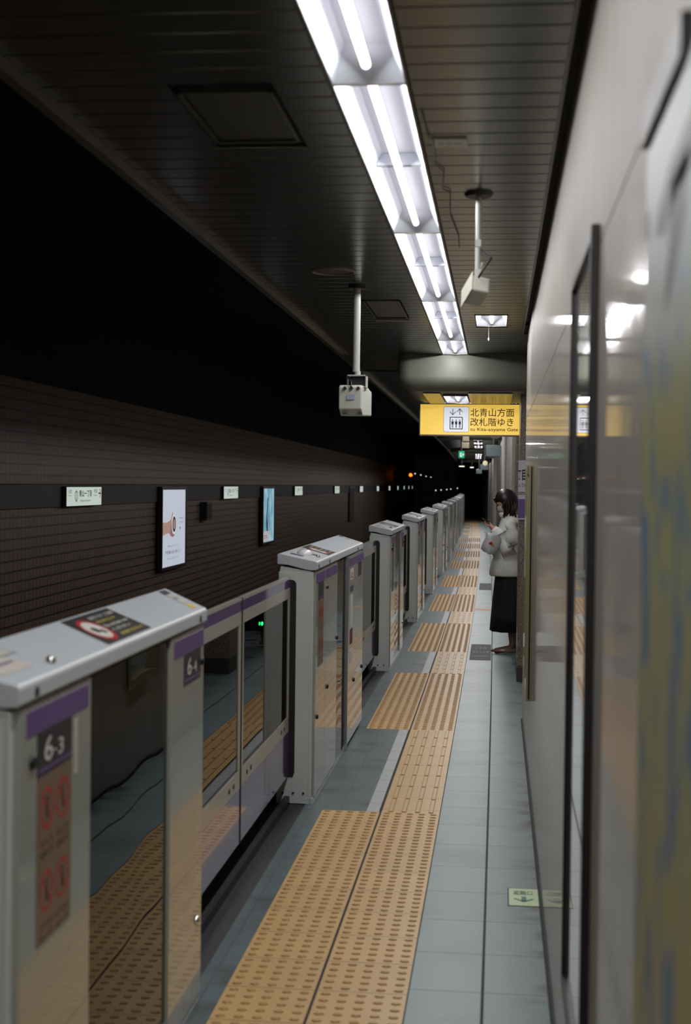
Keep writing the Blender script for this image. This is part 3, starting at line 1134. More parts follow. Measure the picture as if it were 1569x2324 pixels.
# ------------------------------------------------------------------ tunnel wall: lit station signs and posters
WLX = -4.77
m_signw = mat('sign_face_white', (214, 226, 216), rough=0.4, emit=(206, 222, 212), estr=0.62)
m_signink = mat('sign_ink', (26, 24, 26), rough=0.5)
m_signgrey = mat('sign_grey_ink', (120, 124, 124), rough=0.5)
m_signpurple = mat('sign_purple', (112, 92, 160), rough=0.5)
NS = 14
for k in range(NS):
    y1 = 16.7 + 9.3 * k
    if y1 > 118:
        break
    y0 = y1 - 1.42
    det = k < 4
    t = thing('station_sign', 'lit white station name sign on the tunnel wall, %s' % (
        'nearest, with readable black characters and arrow' if k == 0 else 'small, %s nearest along the dark band' % ORD[k]),
        'sign', at_line(WLX, y0), bend_rot(y0), 'lit station name signs along the tunnel wall')
    L = y1 - y0
    mb = MB()
    mb.box(0.0, 0.05, 0.0, L, 1.412, 1.640)
    mb.build('housing', m_band, t, bevel=0.008)
    mb = MB()
    mb.box(0.05, 0.054, 0.015, L - 0.015, 1.420, 1.632)
    lf = mb.build('lit_face', m_signw, t, bevel=0.003)
    if det:
        mb = MB()
        X = 0.0555
        R_, U_ = (0, 1, 0), (0, 0, 1)
        put_text(mb, '青山一丁目', (X, 0.48, 1.52), R_, U_, 0.50, 0.078, 0, 0.018)
        put_text(mb, 'Aoyama-itchome', (X, 0.52, 1.455), R_, U_, 0.42, 0.040, 1)
        put_text(mb, '永田町', (X, 0.05, 1.56), R_, U_, 0.15, 0.045, 1)
        put_text(mb, 'Nagatacho', (X, 0.05, 1.525), R_, U_, 0.14, 0.022, 1)
        put_text(mb, '表参道', (X, 1.08, 1.56), R_, U_, 0.14, 0.05, 0)
        put_text(mb, 'Omote-sando', (X, 1.06, 1.525), R_, U_, 0.16, 0.022, 1)
        mb.disc((X, 0.37, 1.53), 0.062, ((0, 1, 0), (0, 0, 1)), 28, 0.050, 2)
        put_text(mb, 'Z', (X, 0.345, 1.535), R_, U_, 0.05, 0.035, 0)
        put_text(mb, '03', (X, 0.34, 1.49), R_, U_, 0.06, 0.035, 0)
        mb.box(X - 0.0005, X, 1.27, 1.37, 1.55, 1.566, 0)
        for s in (-1, 1):
            mb.face([(X, 1.375, 1.558), (X, 1.335, 1.558 + s * 0.055), (X, 1.315, 1.558 + s * 0.055), (X, 1.355, 1.558)], 0)
        mb.build('lettering', [m_signink, m_signgrey, m_signpurple], lf)

# first poster: a hand holding a round dial
def poster_case(y0, y1, z0, z1, label, face_mat):
    t = thing('light_box_poster', label, 'poster', at_line(WLX, y0), bend_rot(y0))
    L = y1 - y0
    mb = MB()
    b_ = 0.045
    mb.box(0.0, 0.07, 0.0, b_, z0, z1); mb.box(0.0, 0.07, L - b_, L, z0, z1)
    mb.box(0.0, 0.07, b_, L - b_, z0, z0 + b_); mb.box(0.0, 0.07, b_, L - b_, z1 - b_, z1)
    mb.box(0.0, 0.05, b_, L - b_, z0 + b_, z1 - b_)
    mb.build('frame', mat('poster_frame', (46, 42, 42), rough=0.4, metal=0.3), t, bevel=0.004)
    mb = MB()
    mb.box(0.05, 0.053, b_, L - b_, z0 + b_, z1 - b_)
    return t, mb.build('lit_face', face_mat, t), L, 0.0545
m_p1 = mat('poster_face_pale', (214, 220, 232), rough=0.4, emit=(204, 212, 228), estr=0.62)
t, lf, L, X = poster_case(19.8, 21.45, 0.43, 1.635, 'tall lit poster on the tunnel wall with a pale hand holding a round dial', m_p1)
def cv(pts, X, mi, mb):
    mb.face([(X, a * L, 0.43 + b * 1.205) for a, b in pts], mi)
m_skinp = mat('poster_skin', (222, 186, 172), rough=0.6, emit=(206, 168, 154), estr=0.38)
m_skins = mat('poster_skin_deep', (200, 150, 138), rough=0.6, emit=(184, 130, 118), estr=0.32)
mb = MB()
cv([(0.035, 0.41), (0.20, 0.435), (0.30, 0.44), (0.36, 0.40), (0.44, 0.385), (0.50, 0.41), (0.48, 0.50), (0.46, 0.60), (0.47, 0.69), (0.43, 0.685), (0.37, 0.60), (0.22, 0.57), (0.035, 0.575)], X, 0, mb)
cv([(0.36, 0.42), (0.45, 0.385), (0.52, 0.40), (0.54, 0.43), (0.47, 0.48), (0.42, 0.56), (0.38, 0.55)], X + 0.0006, 1, mb)
mb.build('printed_hand', [m_skinp, m_skins], lf)
mb = MB()
cy, cz = 0.50 * L, 0.43 + 0.54 * 1.205
mb.disc((X + 0.0008, cy, cz), 0.15, ((0, 1, 0), (0, 0, 1)), 32, 0, 0, squash=1.0)
mb.disc((X + 0.0012, cy + 0.01, cz), 0.115, ((0, 1, 0), (0, 0, 1)), 32, 0, 1, squash=1.0)
mb.disc((X + 0.0016, cy + 0.012, cz), 0.075, ((0, 1, 0), (0, 0, 1)), 32, 0, 2, squash=1.0)
mb.build('printed_dial', [mat('dial_white', (236, 236, 236), emit=(230, 232, 236), estr=0.6), mat('dial_dark', (74, 52, 56), emit=(60, 40, 44), estr=0.4),
                          mat('dial_mid', (196, 170, 160), emit=(190, 160, 150), estr=0.4)], lf)
mb = MB()
R_, U_ = (0, 1, 0), (0, 0, 1)
put_text(mb, '毎日のくらしに', (X, 0.27 * L, 0.43 + 0.27 * 1.205), R_, U_, 0.45 * L, 0.026, 1)
put_text(mb, '不思議なほど新しい', (X, 0.16 * L, 0.43 + 0.185 * 1.205), R_, U_, 0.62 * L, 0.052, 0)
put_text(mb, '詳しくはウェブで', (X, 0.26 * L, 0.43 + 0.12 * 1.205), R_, U_, 0.44 * L, 0.028, 1)
put_text(mb, '新発売', (X, 0.72 * L, 0.43 + 0.60 * 1.205), R_, U_, 0.18 * L, 0.024, 2)
put_text(mb, '好評', (X, 0.72 * L, 0.43 + 0.55 * 1.205), R_, U_, 0.16 * L, 0.024, 2)
mb.box(X - 0.0004, X, 0.74 * L, 0.77 * L, 0.43 + 0.47 * 1.205, 0.43 + 0.50 * 1.205, 1)
mb.build('lettering', [mat('poster_ink', (96, 92, 110)), mat('poster_ink_soft', (140, 140, 156)), mat('poster_ink_pale', (170, 174, 186))], lf)

def poster_blue():
    m = bpy.data.materials.new('poster_face_blue')
    m.use_nodes = True
    nt = m.node_tree
    p = nt.nodes['Principled BSDF']
    tc = nt.nodes.new('ShaderNodeTexCoord')
    n = nt.nodes.new('ShaderNodeTexNoise')
    n.inputs['Scale'].default_value = 3.0
    n.inputs['Detail'].default_value = 6
    nt.links.new(tc.outputs['Object'], n.inputs['Vector'])
    r = nt.nodes.new('ShaderNodeValToRGB')
    r.color_ramp.elements[0].position = 0.35
    r.color_ramp.elements[1].position = 0.68
    r.color_ramp.elements[0].color = lin((84, 150, 176))
    r.color_ramp.elements[1].color = lin((170, 204, 212))
    nt.links.new(n.outputs['Fac'], r.inputs[0])
    nt.links.new(r.outputs[0], p.inputs['Base Color'])
    nt.links.new(r.outputs[0], p.inputs['Emission Color'])
    p.inputs['Emission Strength'].default_value = 0.75
    return m
t, lf, L, X = poster_case(28.9, 30.5, 0.43, 1.635, 'tall lit blue poster further along the tunnel wall with a dark slender shape', poster_blue())
mb = MB()
sh = [(0.36, 0.22), (0.46, 0.22), (0.44, 0.36), (0.40, 0.50), (0.42, 0.64), (0.46, 0.76), (0.46, 0.80), (0.41, 0.81), (0.39, 0.78), (0.37, 0.68), (0.33, 0.54), (0.31, 0.42), (0.31, 0.32)]
mb.face([(X, a * L, 0.43 + b * 1.205) for a, b in sh], 0)
mb.box(X - 0.0004, X, 0.05 * L, 0.58 * L, 0.49, 0.70, 1)
mb.box(X - 0.0001, X + 0.0004, 0.12 * L, 0.40 * L, 0.60, 0.612, 0)
mb.box(X - 0.0001, X + 0.0004, 0.12 * L, 0.46 * L, 0.56, 0.570, 0)
mb.build('printed_picture', [mat('poster_dark', (50, 50, 78)), mat('poster_card', (214, 206, 212), emit=(206, 196, 206), estr=0.55)], lf)
# unlit boxes on the wall
mb = MB()
mb.box(0, 0.12, 0, 0.42, 1.08, 1.38)
mb.box(0.12, 0.125, 0.04, 0.38, 1.11, 1.35, 1)
o = mb.build('equipment_box', [m_black, m_dark], bevel=0.006)
o.location = at_line(-4.8, 22.9)
tag(o, 'small unlit dark box on the tunnel wall between the two lit posters', 'equipment box')
mb = MB()
mb.box(0, 0.06, 0, 1.5, 0.43, 1.62)
mb.box(0.06, 0.064, 0.06, 1.44, 0.49, 1.56, 1)
o = mb.build('unlit_poster_case', [m_black, m_dark], bevel=0.006)
o.location = at_line(-4.8, 48.5)
tag(o, 'unlit dark poster case far along the tunnel wall', 'poster case')

# signal and tunnel lamps in the distance
def px_point(px, py, d):
    """the point that lies d metres along the platform on the line through that spot of the picture"""
    X_ = (px - 784) / 3240
    Z_ = -(py - 1162) / 3240
    v = fw + rc * X_ + uc * Z_
    v = v * (d / v.y)
    return Vector((0, 0, 1.70)) + v
def lamp_at(name, px, py, d, r, col, st, label, cat, group=None, pole=True):
    p = px_point(px, py, d)
    t = thing(name, label, cat, p, 0, group)
    mb = MB()
    mb.ellipsoid((0, 0, 0), (r, r, r), 12, 8)
    mb.build('lens', mat(name + '_glow_%d' % int(st * 10), col, emit=col, estr=st), t)
    if pole:
        mb = MB()
        mb.tube([(0, 0.06, r * 0.2), (-r * 0.9, 0.06, -r * 0.6), (-r * 1.3, 0.06, -r * 2.0), (-r * 1.3, 0.06, -1.15 - p.z)], r * 0.3, 6)
        mb.build('bracket', mat('lamp_bracket', (110, 116, 104), rough=0.5), t)
    else:
        mb = MB()
        mb.box(-r * 1.6, r * 1.6, 0.05, 0.3, -r * 3.6, r * 1.6)
        mb.build('housing', m_black, t, bevel=0.01)
    return t
lamp_at('signal_lamp', 932, 1078, 78, 0.09, (255, 96, 20), 5.0, 'glowing orange signal lamp in the dark tunnel', 'signal lamp', pole=False)
for i, (a, b, d) in enumerate(((942, 1075, 76), (955, 1078, 84), (967, 1081, 92), (978, 1083, 100))):
    lamp_at('tunnel_lamp', a, b, d, 0.035, (196, 210, 190), 1.6, 'small dim tunnel lamp on a bracket, %s to the right of the orange signal' % ORD[i],
            'tunnel lamp', 'bracket lamps beside the orange signal')
for i, (a, b) in enumerate(((989, 1113), (1001, 1112), (1014, 1111), (1023, 1110), (1038, 1108), (1049, 1106))):
    lamp_at('track_lamp', a, b, 92 + 3 * i, 0.04, (190, 205, 215), 1.6, 'tiny pale lamp above the farthest gates, %s from the left' % ORD[i],
            'tunnel lamp', 'tiny pale lamps above the farthest gates')

# ------------------------------------------------------------------ yellow hanging sign
m_ysign = mat('sign_face_yellow', (240, 204, 96), rough=0.4, emit=(246, 204, 92), estr=SIGN_LIGHT)
m_ysw = mat('sign_face_pictogram', (220, 222, 232), rough=0.4, emit=(214, 218, 232), estr=0.75)
m_brown = mat('sign_brown_ink', (92, 46, 20), rough=0.5)
SY = 14.0
sx0 = -0.765
t = thing('hanging_sign', 'lit yellow hanging sign pointing to the lifts and the Kita-aoyama gate', 'sign', at_line(sx0, SY, 0), 0)
sz0, sz1 = 2.198, 2.492
sw = 1.03
mb = MB()
mb.box(-0.012, sw + 0.012, 0.0, 0.14, sz0 - 0.012, sz1 + 0.012)
mb.build('housing', mat('sign_housing', (150, 148, 142), rough=0.35, metal=0.6), t, bevel=0.005)
mb = MB()
mb.box(0.0, sw, -0.004, 0.0, sz0, sz1)
lf = mb.build('lit_face', m_ysign, t)
mb = MB()
def rrect(mb, x0, x1, z0, z1, r, y, mi):
    pts = []
    for cx, cz, a0 in ((x1 - r, z1 - r, 0), (x0 + r, z1 - r, 90), (x0 + r, z0 + r, 180), (x1 - r, z0 + r, 270)):
        for k in range(5):
            an = math.radians(a0 + 90 * k / 4)
            pts.append((cx + r * math.cos(an), y, cz + r * math.sin(an)))
    mb.face(pts, mi)
hh = sz1 - sz0
px0, px1 = sw * 0.222, sw * 0.222 + hh * 0.83
pz0, pz1 = sz0 + hh * 0.09, sz0 + hh * 0.92
rrect(mb, px0 - 0.003, px1 + 0.003, pz0 - 0.003, pz1 + 0.003, 0.021, -0.0050, 1)
rrect(mb, px0, px1, pz0, pz1, 0.018, -0.0056, 0)
cx = (px0 + px1) / 2
ww = px1 - px0
bx0, bx1, bz0, bz1 = cx - ww * 0.26, cx + ww * 0.26, pz0 + ww * 0.10, pz0 + ww * 0.60
mb.box(bx0, bx1, -0.0066, -0.0056, bz0, bz1, 2)
mb.box(bx0 + 0.008, bx1 - 0.008, -0.0072, -0.0066, bz0 + 0.008, bz1 - 0.008, 0)
for k in range(3):
    x = cx + (k - 1) * 0.035
    mb.disc((x, -0.0076, bz0 + ww * 0.37), 0.0065, ((1, 0, 0), (0, 0, 1)), 12, 0, 2)
    mb.box(x - 0.011, x + 0.011, -0.0077, -0.0072, bz0 + ww * 0.20, bz0 + ww * 0.325, 2)
    mb.box(x - 0.0065, x - 0.001, -0.0077, -0.0072, bz0 + ww * 0.06, bz0 + ww * 0.20, 2)
    mb.box(x + 0.001, x + 0.0065, -0.0077, -0.0072, bz0 + ww * 0.06, bz0 + ww * 0.20, 2)
za, zb_ = pz0 + ww * 0.68, pz0 + ww * 0.92
for x, s in ((cx - ww * 0.14, -1), (cx + ww * 0.14, 1)):
    mb.box(x - 0.003, x + 0.003, -0.0066, -0.0056, za, zb_, 2)
    tip = zb_ if s > 0 else za
    for q in (-1, 1):
        mb.face([(x, -0.0066, tip + s * 0.004), (x + q * 0.028, -0.0066, tip - s * 0.026), (x + q * 0.028, -0.0066, tip - s * 0.034), (x, -0.0066, tip - s * 0.005)], 2)
mb.build('lift_pictogram', [m_ysw, m_brown, m_signink], lf)
mb = MB()
R_, U_ = (1, 0, 0), (0, 0, 1)
tx = px1 + 0.016
put_text(mb, '北青山方面', (tx, -0.0056, sz0 + hh * 0.60), R_, U_, sw * 0.412, hh * 0.275, 0, 0.006)
put_text(mb, '改札階ゆき', (tx, -0.0056, sz0 + hh * 0.285), R_, U_, sw * 0.405, hh * 0.275, 0, 0.006)
put_text(mb, 'to Kita-aoyama Gate', (tx, -0.0056, sz0 + hh * 0.09), R_, U_, sw * 0.450, hh * 0.145, 0, 0.012)
mb.build('lettering', m_brown, lf)
for k, x in enumerate((0.25, 0.80)):
    mb = MB()
    mb.cyl((x, 0.07, sz1), (x, 0.07, 2.83), 0.012, 10)
    mb.build('hanger', m_lampframe, t)

# ------------------------------------------------------------------ cameras and fittings on the ceiling
m_camw = mat('camera_casing', (186, 188, 176), rough=0.45, noise=0.04, nscale=10)
m_pole = mat('pole_paint', (176, 178, 172), rough=0.4)
px_, py_ = -0.800, 7.90
t = thing('platform_camera', 'boxy white camera hanging on a straight white pole left of the lights', 'camera', at_line(px_, py_, 0), 0)
mb = MB()
mb.cyl((0, 0, 2.325), (0, 0, 2.80), 0.020, 20)
mb.build('pole', m_pole, t)
mb = MB()
mb.cyl((0, 0, 2.785), (0, 0, 2.80), 0.05, 20)
mb.build('ceiling_flange', m_black, t)
mb = MB()
mb.cyl((0.008, 0, 2.305), (0.008, 0, 2.327), 0.017, 12)
mb.box(-0.05, 0.062, -0.035, 0.035, 2.300, 2.306)
mb.box(0.056, 0.062, -0.035, 0.035, 2.235, 2.306)
mb.box(-0.05, -0.045, -0.035, 0.035, 2.235, 2.306, 1)
mb.box(-0.03, 0.05, 0.02, 0.03, 2.24, 2.30, 1)
mb.build('bracket', [m_pole, m_black], t)
mb = MB()
# casing: chamfered box with its back towards the lens of the picture
x0, x1, y0, y1 = -0.078, 0.050, -0.09, 0.20
prof_b = [(y0, 2.235), (y0, 2.115), (y0 + 0.05, 2.078), (y1, 2.088), (y1, 2.225), (y0 + 0.15, 2.246), (y0 + 0.02, 2.246)]
vs_ = [(x0, a, b) for a, b in prof_b] + [(x1, a, b) for a, b in prof_b]
n = len(prof_b)
mb.add(vs_, [tuple(range(n)), tuple(reversed(range(n, 2 * n)))] + [(k, (k + 1) % n, n + (k + 1) % n, n + k) for k in range(n)])
o = mb.build('casing', m_camw, t, bevel=0.006)
o.rotation_euler = (0, 0, math.radians(-6))
mb = MB()
for x in (-0.052, -0.016, 0.022):
    mb.tube([(x, y0 + 0.004, 2.228), (x, y0 - 0.012, 2.228)], [0.010, 0.009], 10)
for x, z in ((-0.055, 2.10), (0.03, 2.10)):
    mb.box(x - 0.012, x + 0.012, y0 - 0.001 + 0.012, y0 + 0.03, z - 0.012, z - 0.008)
mb.build('socket', m_black, t)
mb = MB()
mb.box(-0.04, 0.004, y0 - 0.0075, y0 - 0.006, 2.165, 2.195, 0)
mb.build('label', mat('label_blue', (140, 150, 172), rough=0.5), t)
mb = MB()
mb.tube([(-0.05, 0, 2.30), (-0.035, -0.03, 2.285), (-0.02, -0.08, 2.26), (-0.016, y0 - 0.016, 2.235)], 0.005, 8)
mb.build('cable', m_black, t)

px_, py_ = -0.095, 5.42
t = thing('platform_camera', 'small white camera tilted below a thin pole right of the lights', 'camera', at_line(px_, py_, 0), 0)
mb = MB()
mb.cyl((0, 0, 2.51), (0, 0, 2.80), 0.0105, 14)
mb.cyl((0, 0, 2.50), (0, 0, 2.62), 0.0085, 14)
mb.box(-0.011, 0.011, -0.013, 0.013, 2.60, 2.626)
mb.build('pole', m_pole, t)
mb = MB()
mb.tube([(0, 0, 2.788), (0, 0, 2.80)], [0.048, 0.056], 20)
mb.build('ceiling_flange', m_black, t)
mb = MB()
mb.box(-0.012, 0.012, -0.012, 0.012, 2.485, 2.515)
mb.cyl((0.004, 0, 2.505), (0.018, 0, 2.54), 0.005, 8)
mb.build('bracket', m_pole, t)
mb = MB()
mb.box(-0.033, 0.033, -0.06, 0.05, -0.032, 0.03)
o = mb.build('casing', m_camw, t, bevel=0.006)
o.location = (-0.004, 0.0, 2.432)
o.rotation_euler = (math.radians(-22), math.radians(8), math.radians(16))
mb = MB()
mb.box(-0.037, -0.033, -0.062, 0.08, -0.032, 0.045)
mb.box(-0.037, 0.037, -0.05, 0.08, 0.03, 0.035)
o = mb.build('sun_shield', m_camw, t, bevel=0.002)
o.location = (-0.004, 0.0, 2.432)
o.rotation_euler = (math.radians(-22), math.radians(8), math.radians(16))
mb = MB()
mb.tube([(0.005, -0.07, 2.475), (0.02, -0.09, 2.50), (0.045, -0.08, 2.535), (0.052, -0.05, 2.55), (0.035, -0.02, 2.56), (0.012, 0, 2.59)], 0.0045, 8)
mb.build('cable', m_black, t)

# hatches, speaker ring, little plates
def hatch(x0, x1, y0, y1, label, cat='ceiling hatch'):
    t = thing('ceiling_hatch', label, cat, at_line((x0 + x1) / 2, (y0 + y1) / 2, CZ), bend_rot(y0))
    w_, l_ = (x1 - x0) / 2, (y1 - y0) / 2
    mb = MB()
    e = 0.012
    for (a, b, c, d) in ((-w_, -w_ + e, -l_, l_), (w_ - e, w_, -l_, l_), (-w_, w_, -l_, -l_ + e), (-w_, w_, l_ - e, l_)):
        mb.box(a, b, c, d, -0.008, 0.02)
    mb.build('frame', m_lampframe, t)
    mb = MB()
    mb.box(-w_ + e + 0.006, w_ - e - 0.006, -l_ + e + 0.006, l_ - e - 0.006, 0.0, 0.006)
    mb.build('panel', m_ceil2, t)
m_ceil2 = mat('hatch_panel', (74, 71, 64), rough=0.4, metal=0.5)
hatch(-0.925, -0.650, 3.96, 4.55, 'square access hatch in the dark ceiling left of the lights')
hatch(-0.83, -0.61, 8.5, 9.4, 'small access hatch in the ceiling beyond the pole camera')
mb = MB()
mb.tube([(-0.0, 0, 0)] * 2, 0.001, 3)
mb = MB()
rr, n = 0.115, 40
mb.rings([[(math.cos(2 * PI * k / n) * r, math.sin(2 * PI * k / n) * r, z) for k in range(n)] for r, z in
          ((rr, 0.0), (rr, -0.006), (rr - 0.006, -0.008), (rr - 0.012, -0.006), (rr - 0.012, 0.0))], 0, True, False)
mb.disc((0, 0, -0.001), rr - 0.012, ((1, 0, 0), (0, 1, 0)), n, 0, 1)
o = mb.build('ceiling_speaker', [mat('speaker_ring', (128, 122, 104), rough=0.4), m_ceil2])
o.location = at_line(-0.87, 7.35, CZ)
tag(o, 'round ceiling speaker ring left of the pole camera', 'speaker')
mb = MB()
mb.box(-0.055, 0.055, -0.055, 0.055, -0.006, 0)
put_text(mb, '非常用', (-0.04, -0.02, -0.0066), (1, 0, 0), (0, 1, 0), 0.075, 0.03, 1)
o = mb.build('ceiling_plate', [mat('plate_grey', (196, 194, 184), rough=0.4), m_signgrey])
o.location = at_line(-0.175, 4.60, CZ)
tag(o, 'small pale label plate on the ceiling right of the lights', 'ceiling plate')
mb = MB()
mb.box(0, 0.22, 0, 0.10, -0.010, 0)
o = mb.build('ceiling_plate', mat('plate_dim', (104, 102, 96), rough=0.4))
o.location = at_line(-0.83, 9.45, CZ)
tag(o, 'grey strip plate on the ceiling just beyond the small hatch', 'ceiling plate')
mb = MB()
pts = [(-0.245, 4.2), (-0.24, 4.5), (-0.225, 4.55), (-0.235, 4.9), (-0.21, 5.0), (-0.225, 5.3), (-0.20, 5.35), (-0.215, 5.8), (-0.195, 6.3), (-0.20, 6.6)]
mb.tube([(a, b, CZ - 0.006) for a, b in pts], 0.0022, 6)
o = mb.build('ceiling_cable', m_bolt, bent=True, off=(-0.22, 5.4, CZ))
tag(o, 'thin dark cable clipped to the ceiling right of the lights', 'cable')

# ------------------------------------------------------------------ pillars and things beside the platform
def pillar(x0, x1, y0, y1, label, base=True):
    t = thing('pillar', label, 'pillar', at_line((x0 + x1) / 2, y0, 0), bend_rot(y0), 'speckled granite pillars')
    w_ = (x1 - x0) / 2
    mb = MB()
    mb.box(-w_, w_, 0, y1 - y0, 0.13, 2.80)
    mb.build('shaft', m_granite, t, bevel=0.008)
    mb = MB()
    mb.box(-w_ - 0.004, w_ + 0.004, -0.004, y1 - y0, 0, 0.13)
    mb.build('base', mat('pillar_base', (58, 50, 46), rough=0.4), t, bevel=0.004)
    return t
pillar(0.185, 0.68, 12.5, 13.25, 'near granite pillar hiding half of the standing woman')
pillar(0.20, 0.64, 16.2, 16.9, 'second granite pillar rising behind the standing woman')
# station name plate on the pillar
t = thing('pillar_sign', 'narrow white and purple station name plate on the near pillar', 'sign', at_line(0.172, 12.49, 0), 0)
mb = MB()
mb.box(0, 0.092, -0.006, 0, 1.41, 1.925, 0)
mb.build('plate', mat('enamel_white', (176, 180, 186), rough=0.3, coat=0.4), t, bevel=0.002)
mb = MB()
mb.box(0.0, 0.082, -0.0072, -0.006, 1.425, 1.59, 0)
mb.build('purple_field', m_purple, t)
mb = MB()
put_text(mb, '丁', (-0.001, -0.0068, 1.755), (1, 0, 0), (0, 0, 1), 0.026, 0.085, 0, 0.02)
put_text(mb, '目', (0.032, -0.0068, 1.750), (1, 0, 0), (0, 0, 1), 0.040, 0.095, 0, 0.03)
put_text(mb, 'ょうめ', (0.002, -0.0068, 1.695), (1, 0, 0), (0, 0, 1), 0.074, 0.032, 0, 0.01)
put_text(mb, 'ome', (0.002, -0.0068, 1.625), (1, 0, 0), (0, 0, 1), 0.074, 0.028, 0, 0.015)
mb.build('lettering', m_signink, t)

# tall framed display on the wall, black frame
def wall_frame(y0, y1, z0, z1, fw_, dep, fm, gm, label, group=None, name='wall_display'):
    t = thing(name, label, 'display case', at_line(WX, y0, 0), 0, group)
    L = y1 - y0
    mb = MB()
    mb.box(-dep, -0.0, 0, fw_, z0, z1); mb.box(-dep, 0, L - fw_, L, z0, z1)
    mb.box(-dep, 0, fw_, L - fw_, z0, z0 + fw_); mb.box(-dep, 0, fw_, L - fw_, z1 - fw_, z1)
    mb.build('frame', fm, t, bevel=0.002)
    mb = MB()
    mb.box(-dep * 0.45, -0.001, fw_, L - fw_, z0 + fw_, z1 - fw_)
    mb.build('panel', gm, t)
    return t
m_disp = mat('display_sheet', (150, 158, 150), rough=0.07, coat=1.0, spec=0.8, coat_rough=0.02)
wall_frame(2.89, 3.71, 0.42, 2.225, 0.030, 0.018, m_black, m_disp, 'tall black-framed glazed display panel on the right-hand wall')
m_brass = mat('brass_frame', (148, 140, 104), rough=0.3, metal=0.4)
t = wall_frame(7.95, 8.6, 0.51, 1.82, 0.05, 0.028, m_brass, m_disp, 'low brass-framed notice case on the wall before the pillar')
mb = MB()
mb.box(-0.018, -0.008, -0.001, 0.01, 0.52, 1.81)
mb.build('gasket', m_black, t)
# colourful poster close to the lens
def poster_swirl():
    m = bpy.data.materials.new('poster_swirl')
    m.use_nodes = True
    nt = m.node_tree
    p = nt.nodes['Principled BSDF']
    p.inputs['Roughness'].default_value = 0.42
    p.inputs['Specular IOR Level'].default_value = 0.35
    tc = nt.nodes.new('ShaderNodeTexCoord')
    mp = nt.nodes.new('ShaderNodeMapping')
    mp.inputs['Scale'].default_value = (1, 2.2, 1.5)
    mp.inputs['Rotation'].default_value = (0.6, 0, 0)
    nt.links.new(tc.outputs['Object'], mp.inputs[0])
    n = nt.nodes.new('ShaderNodeTexNoise')
    n.inputs['Scale'].default_value = 2.6
    n.inputs['Detail'].default_value = 2
    n.inputs['Distortion'].default_value = 1.2
    nt.links.new(mp.outputs[0], n.inputs['Vector'])
    r = nt.nodes.new('ShaderNodeValToRGB')
    es = r.color_ramp.elements
    es[0].position = 0.30; es[0].color = lin((56, 92, 124))
    es[1].position = 0.75; es[1].color = lin((152, 142, 90))
    for pos, c in ((0.44, (92, 110, 128)), (0.50, (134, 138, 98)), (0.60, (140, 134, 88))):
        e = es.new(pos); e.color = lin(c)
    nt.links.new(n.outputs['Fac'], r.inputs[0])
    # plain pale top of the sheet
    sp = nt.nodes.new('ShaderNodeSeparateXYZ')
    nt.links.new(tc.outputs['Object'], sp.inputs[0])
    mr = nt.nodes.new('ShaderNodeMapRange')
    mr.inputs[1].default_value = 1.78
    mr.inputs[2].default_value = 2.00
    nt.links.new(sp.outputs[2], mr.inputs[0])
    mx = nt.nodes.new('ShaderNodeMixRGB')
    nt.links.new(mr.outputs[0], mx.inputs[0])
    nt.links.new(r.outputs[0], mx.inputs[1])
    mx.inputs[2].default_value = lin((132, 142, 142))
    nt.links.new(mx.outputs[0], p.inputs['Base Color'])
    return m
t = thing('wall_poster', 'blurred yellow, green and blue poster on the wall nearest the lens', 'poster', at_line(WX, 1.20, 0))
mb = MB()
mb.box(-0.006, 0.0, 0.0, 0.71, 0.20, 2.14)
mb.build('sheet', poster_swirl(), t)
mb = MB()
mb.box(-0.014, -0.0, 0.30, 0.72, 2.145, 2.19)
mb.build('top_rail', m_black, t)
mb = MB()
# dark marks near the top of the sheet
X = -0.0065
for pts in ([(0.58, 2.005), (0.56, 2.035), (0.44, 2.065), (0.10, 2.09), (0.10, 2.03), (0.36, 2.02), (0.50, 1.995)],
            [(0.26, 2.05), (0.42, 2.04), (0.44, 1.98), (0.47, 1.90), (0.40, 1.93), (0.30, 1.98)],
            [(0.66, 2.055), (0.70, 2.055), (0.70, 2.02), (0.66, 2.02)]):
    mb.face([(X, a, b) for a, b in pts])
mb.build('dark_marks', m_black, t)

# green floor sign
t = thing('floor_sign', 'pale green evacuation arrow sign set in the floor beside the wall', 'floor sign', at_line(0.121, 5.92, 0))
mb = MB()
mb.box(-0.066, 0.066, -0.13, 0.13, -0.01, 0.0012)
mb.build('frame', mat('sign_edge', (60, 44, 40), rough=0.6), t)
mb = MB()
mb.box(-0.060, 0.062, -0.122, 0.122, 0.0, 0.0018, 0)
z = 0.0024
put_text(mb, '避難口', (-0.042, 0.03, z), (1, 0, 0), (0, 1, 0), 0.080, 0.060, 1, 0.02)
mb.face([(-0.009, 0.005, z), (0.011, 0.005, z), (0.011, -0.06, z), (-0.009, -0.06, z)], 1)
for s in (-1, 1):
    mb.face([(0.001, -0.075, z), (0.001, -0.055, z), (s * 0.036, -0.02, z), (s * 0.042, -0.032, z)], 1)
mb.build('panel', [mat('luminous_green', (184, 204, 160), rough=0.4), mat('arrow_green', (50, 108, 84), rough=0.5)], t)
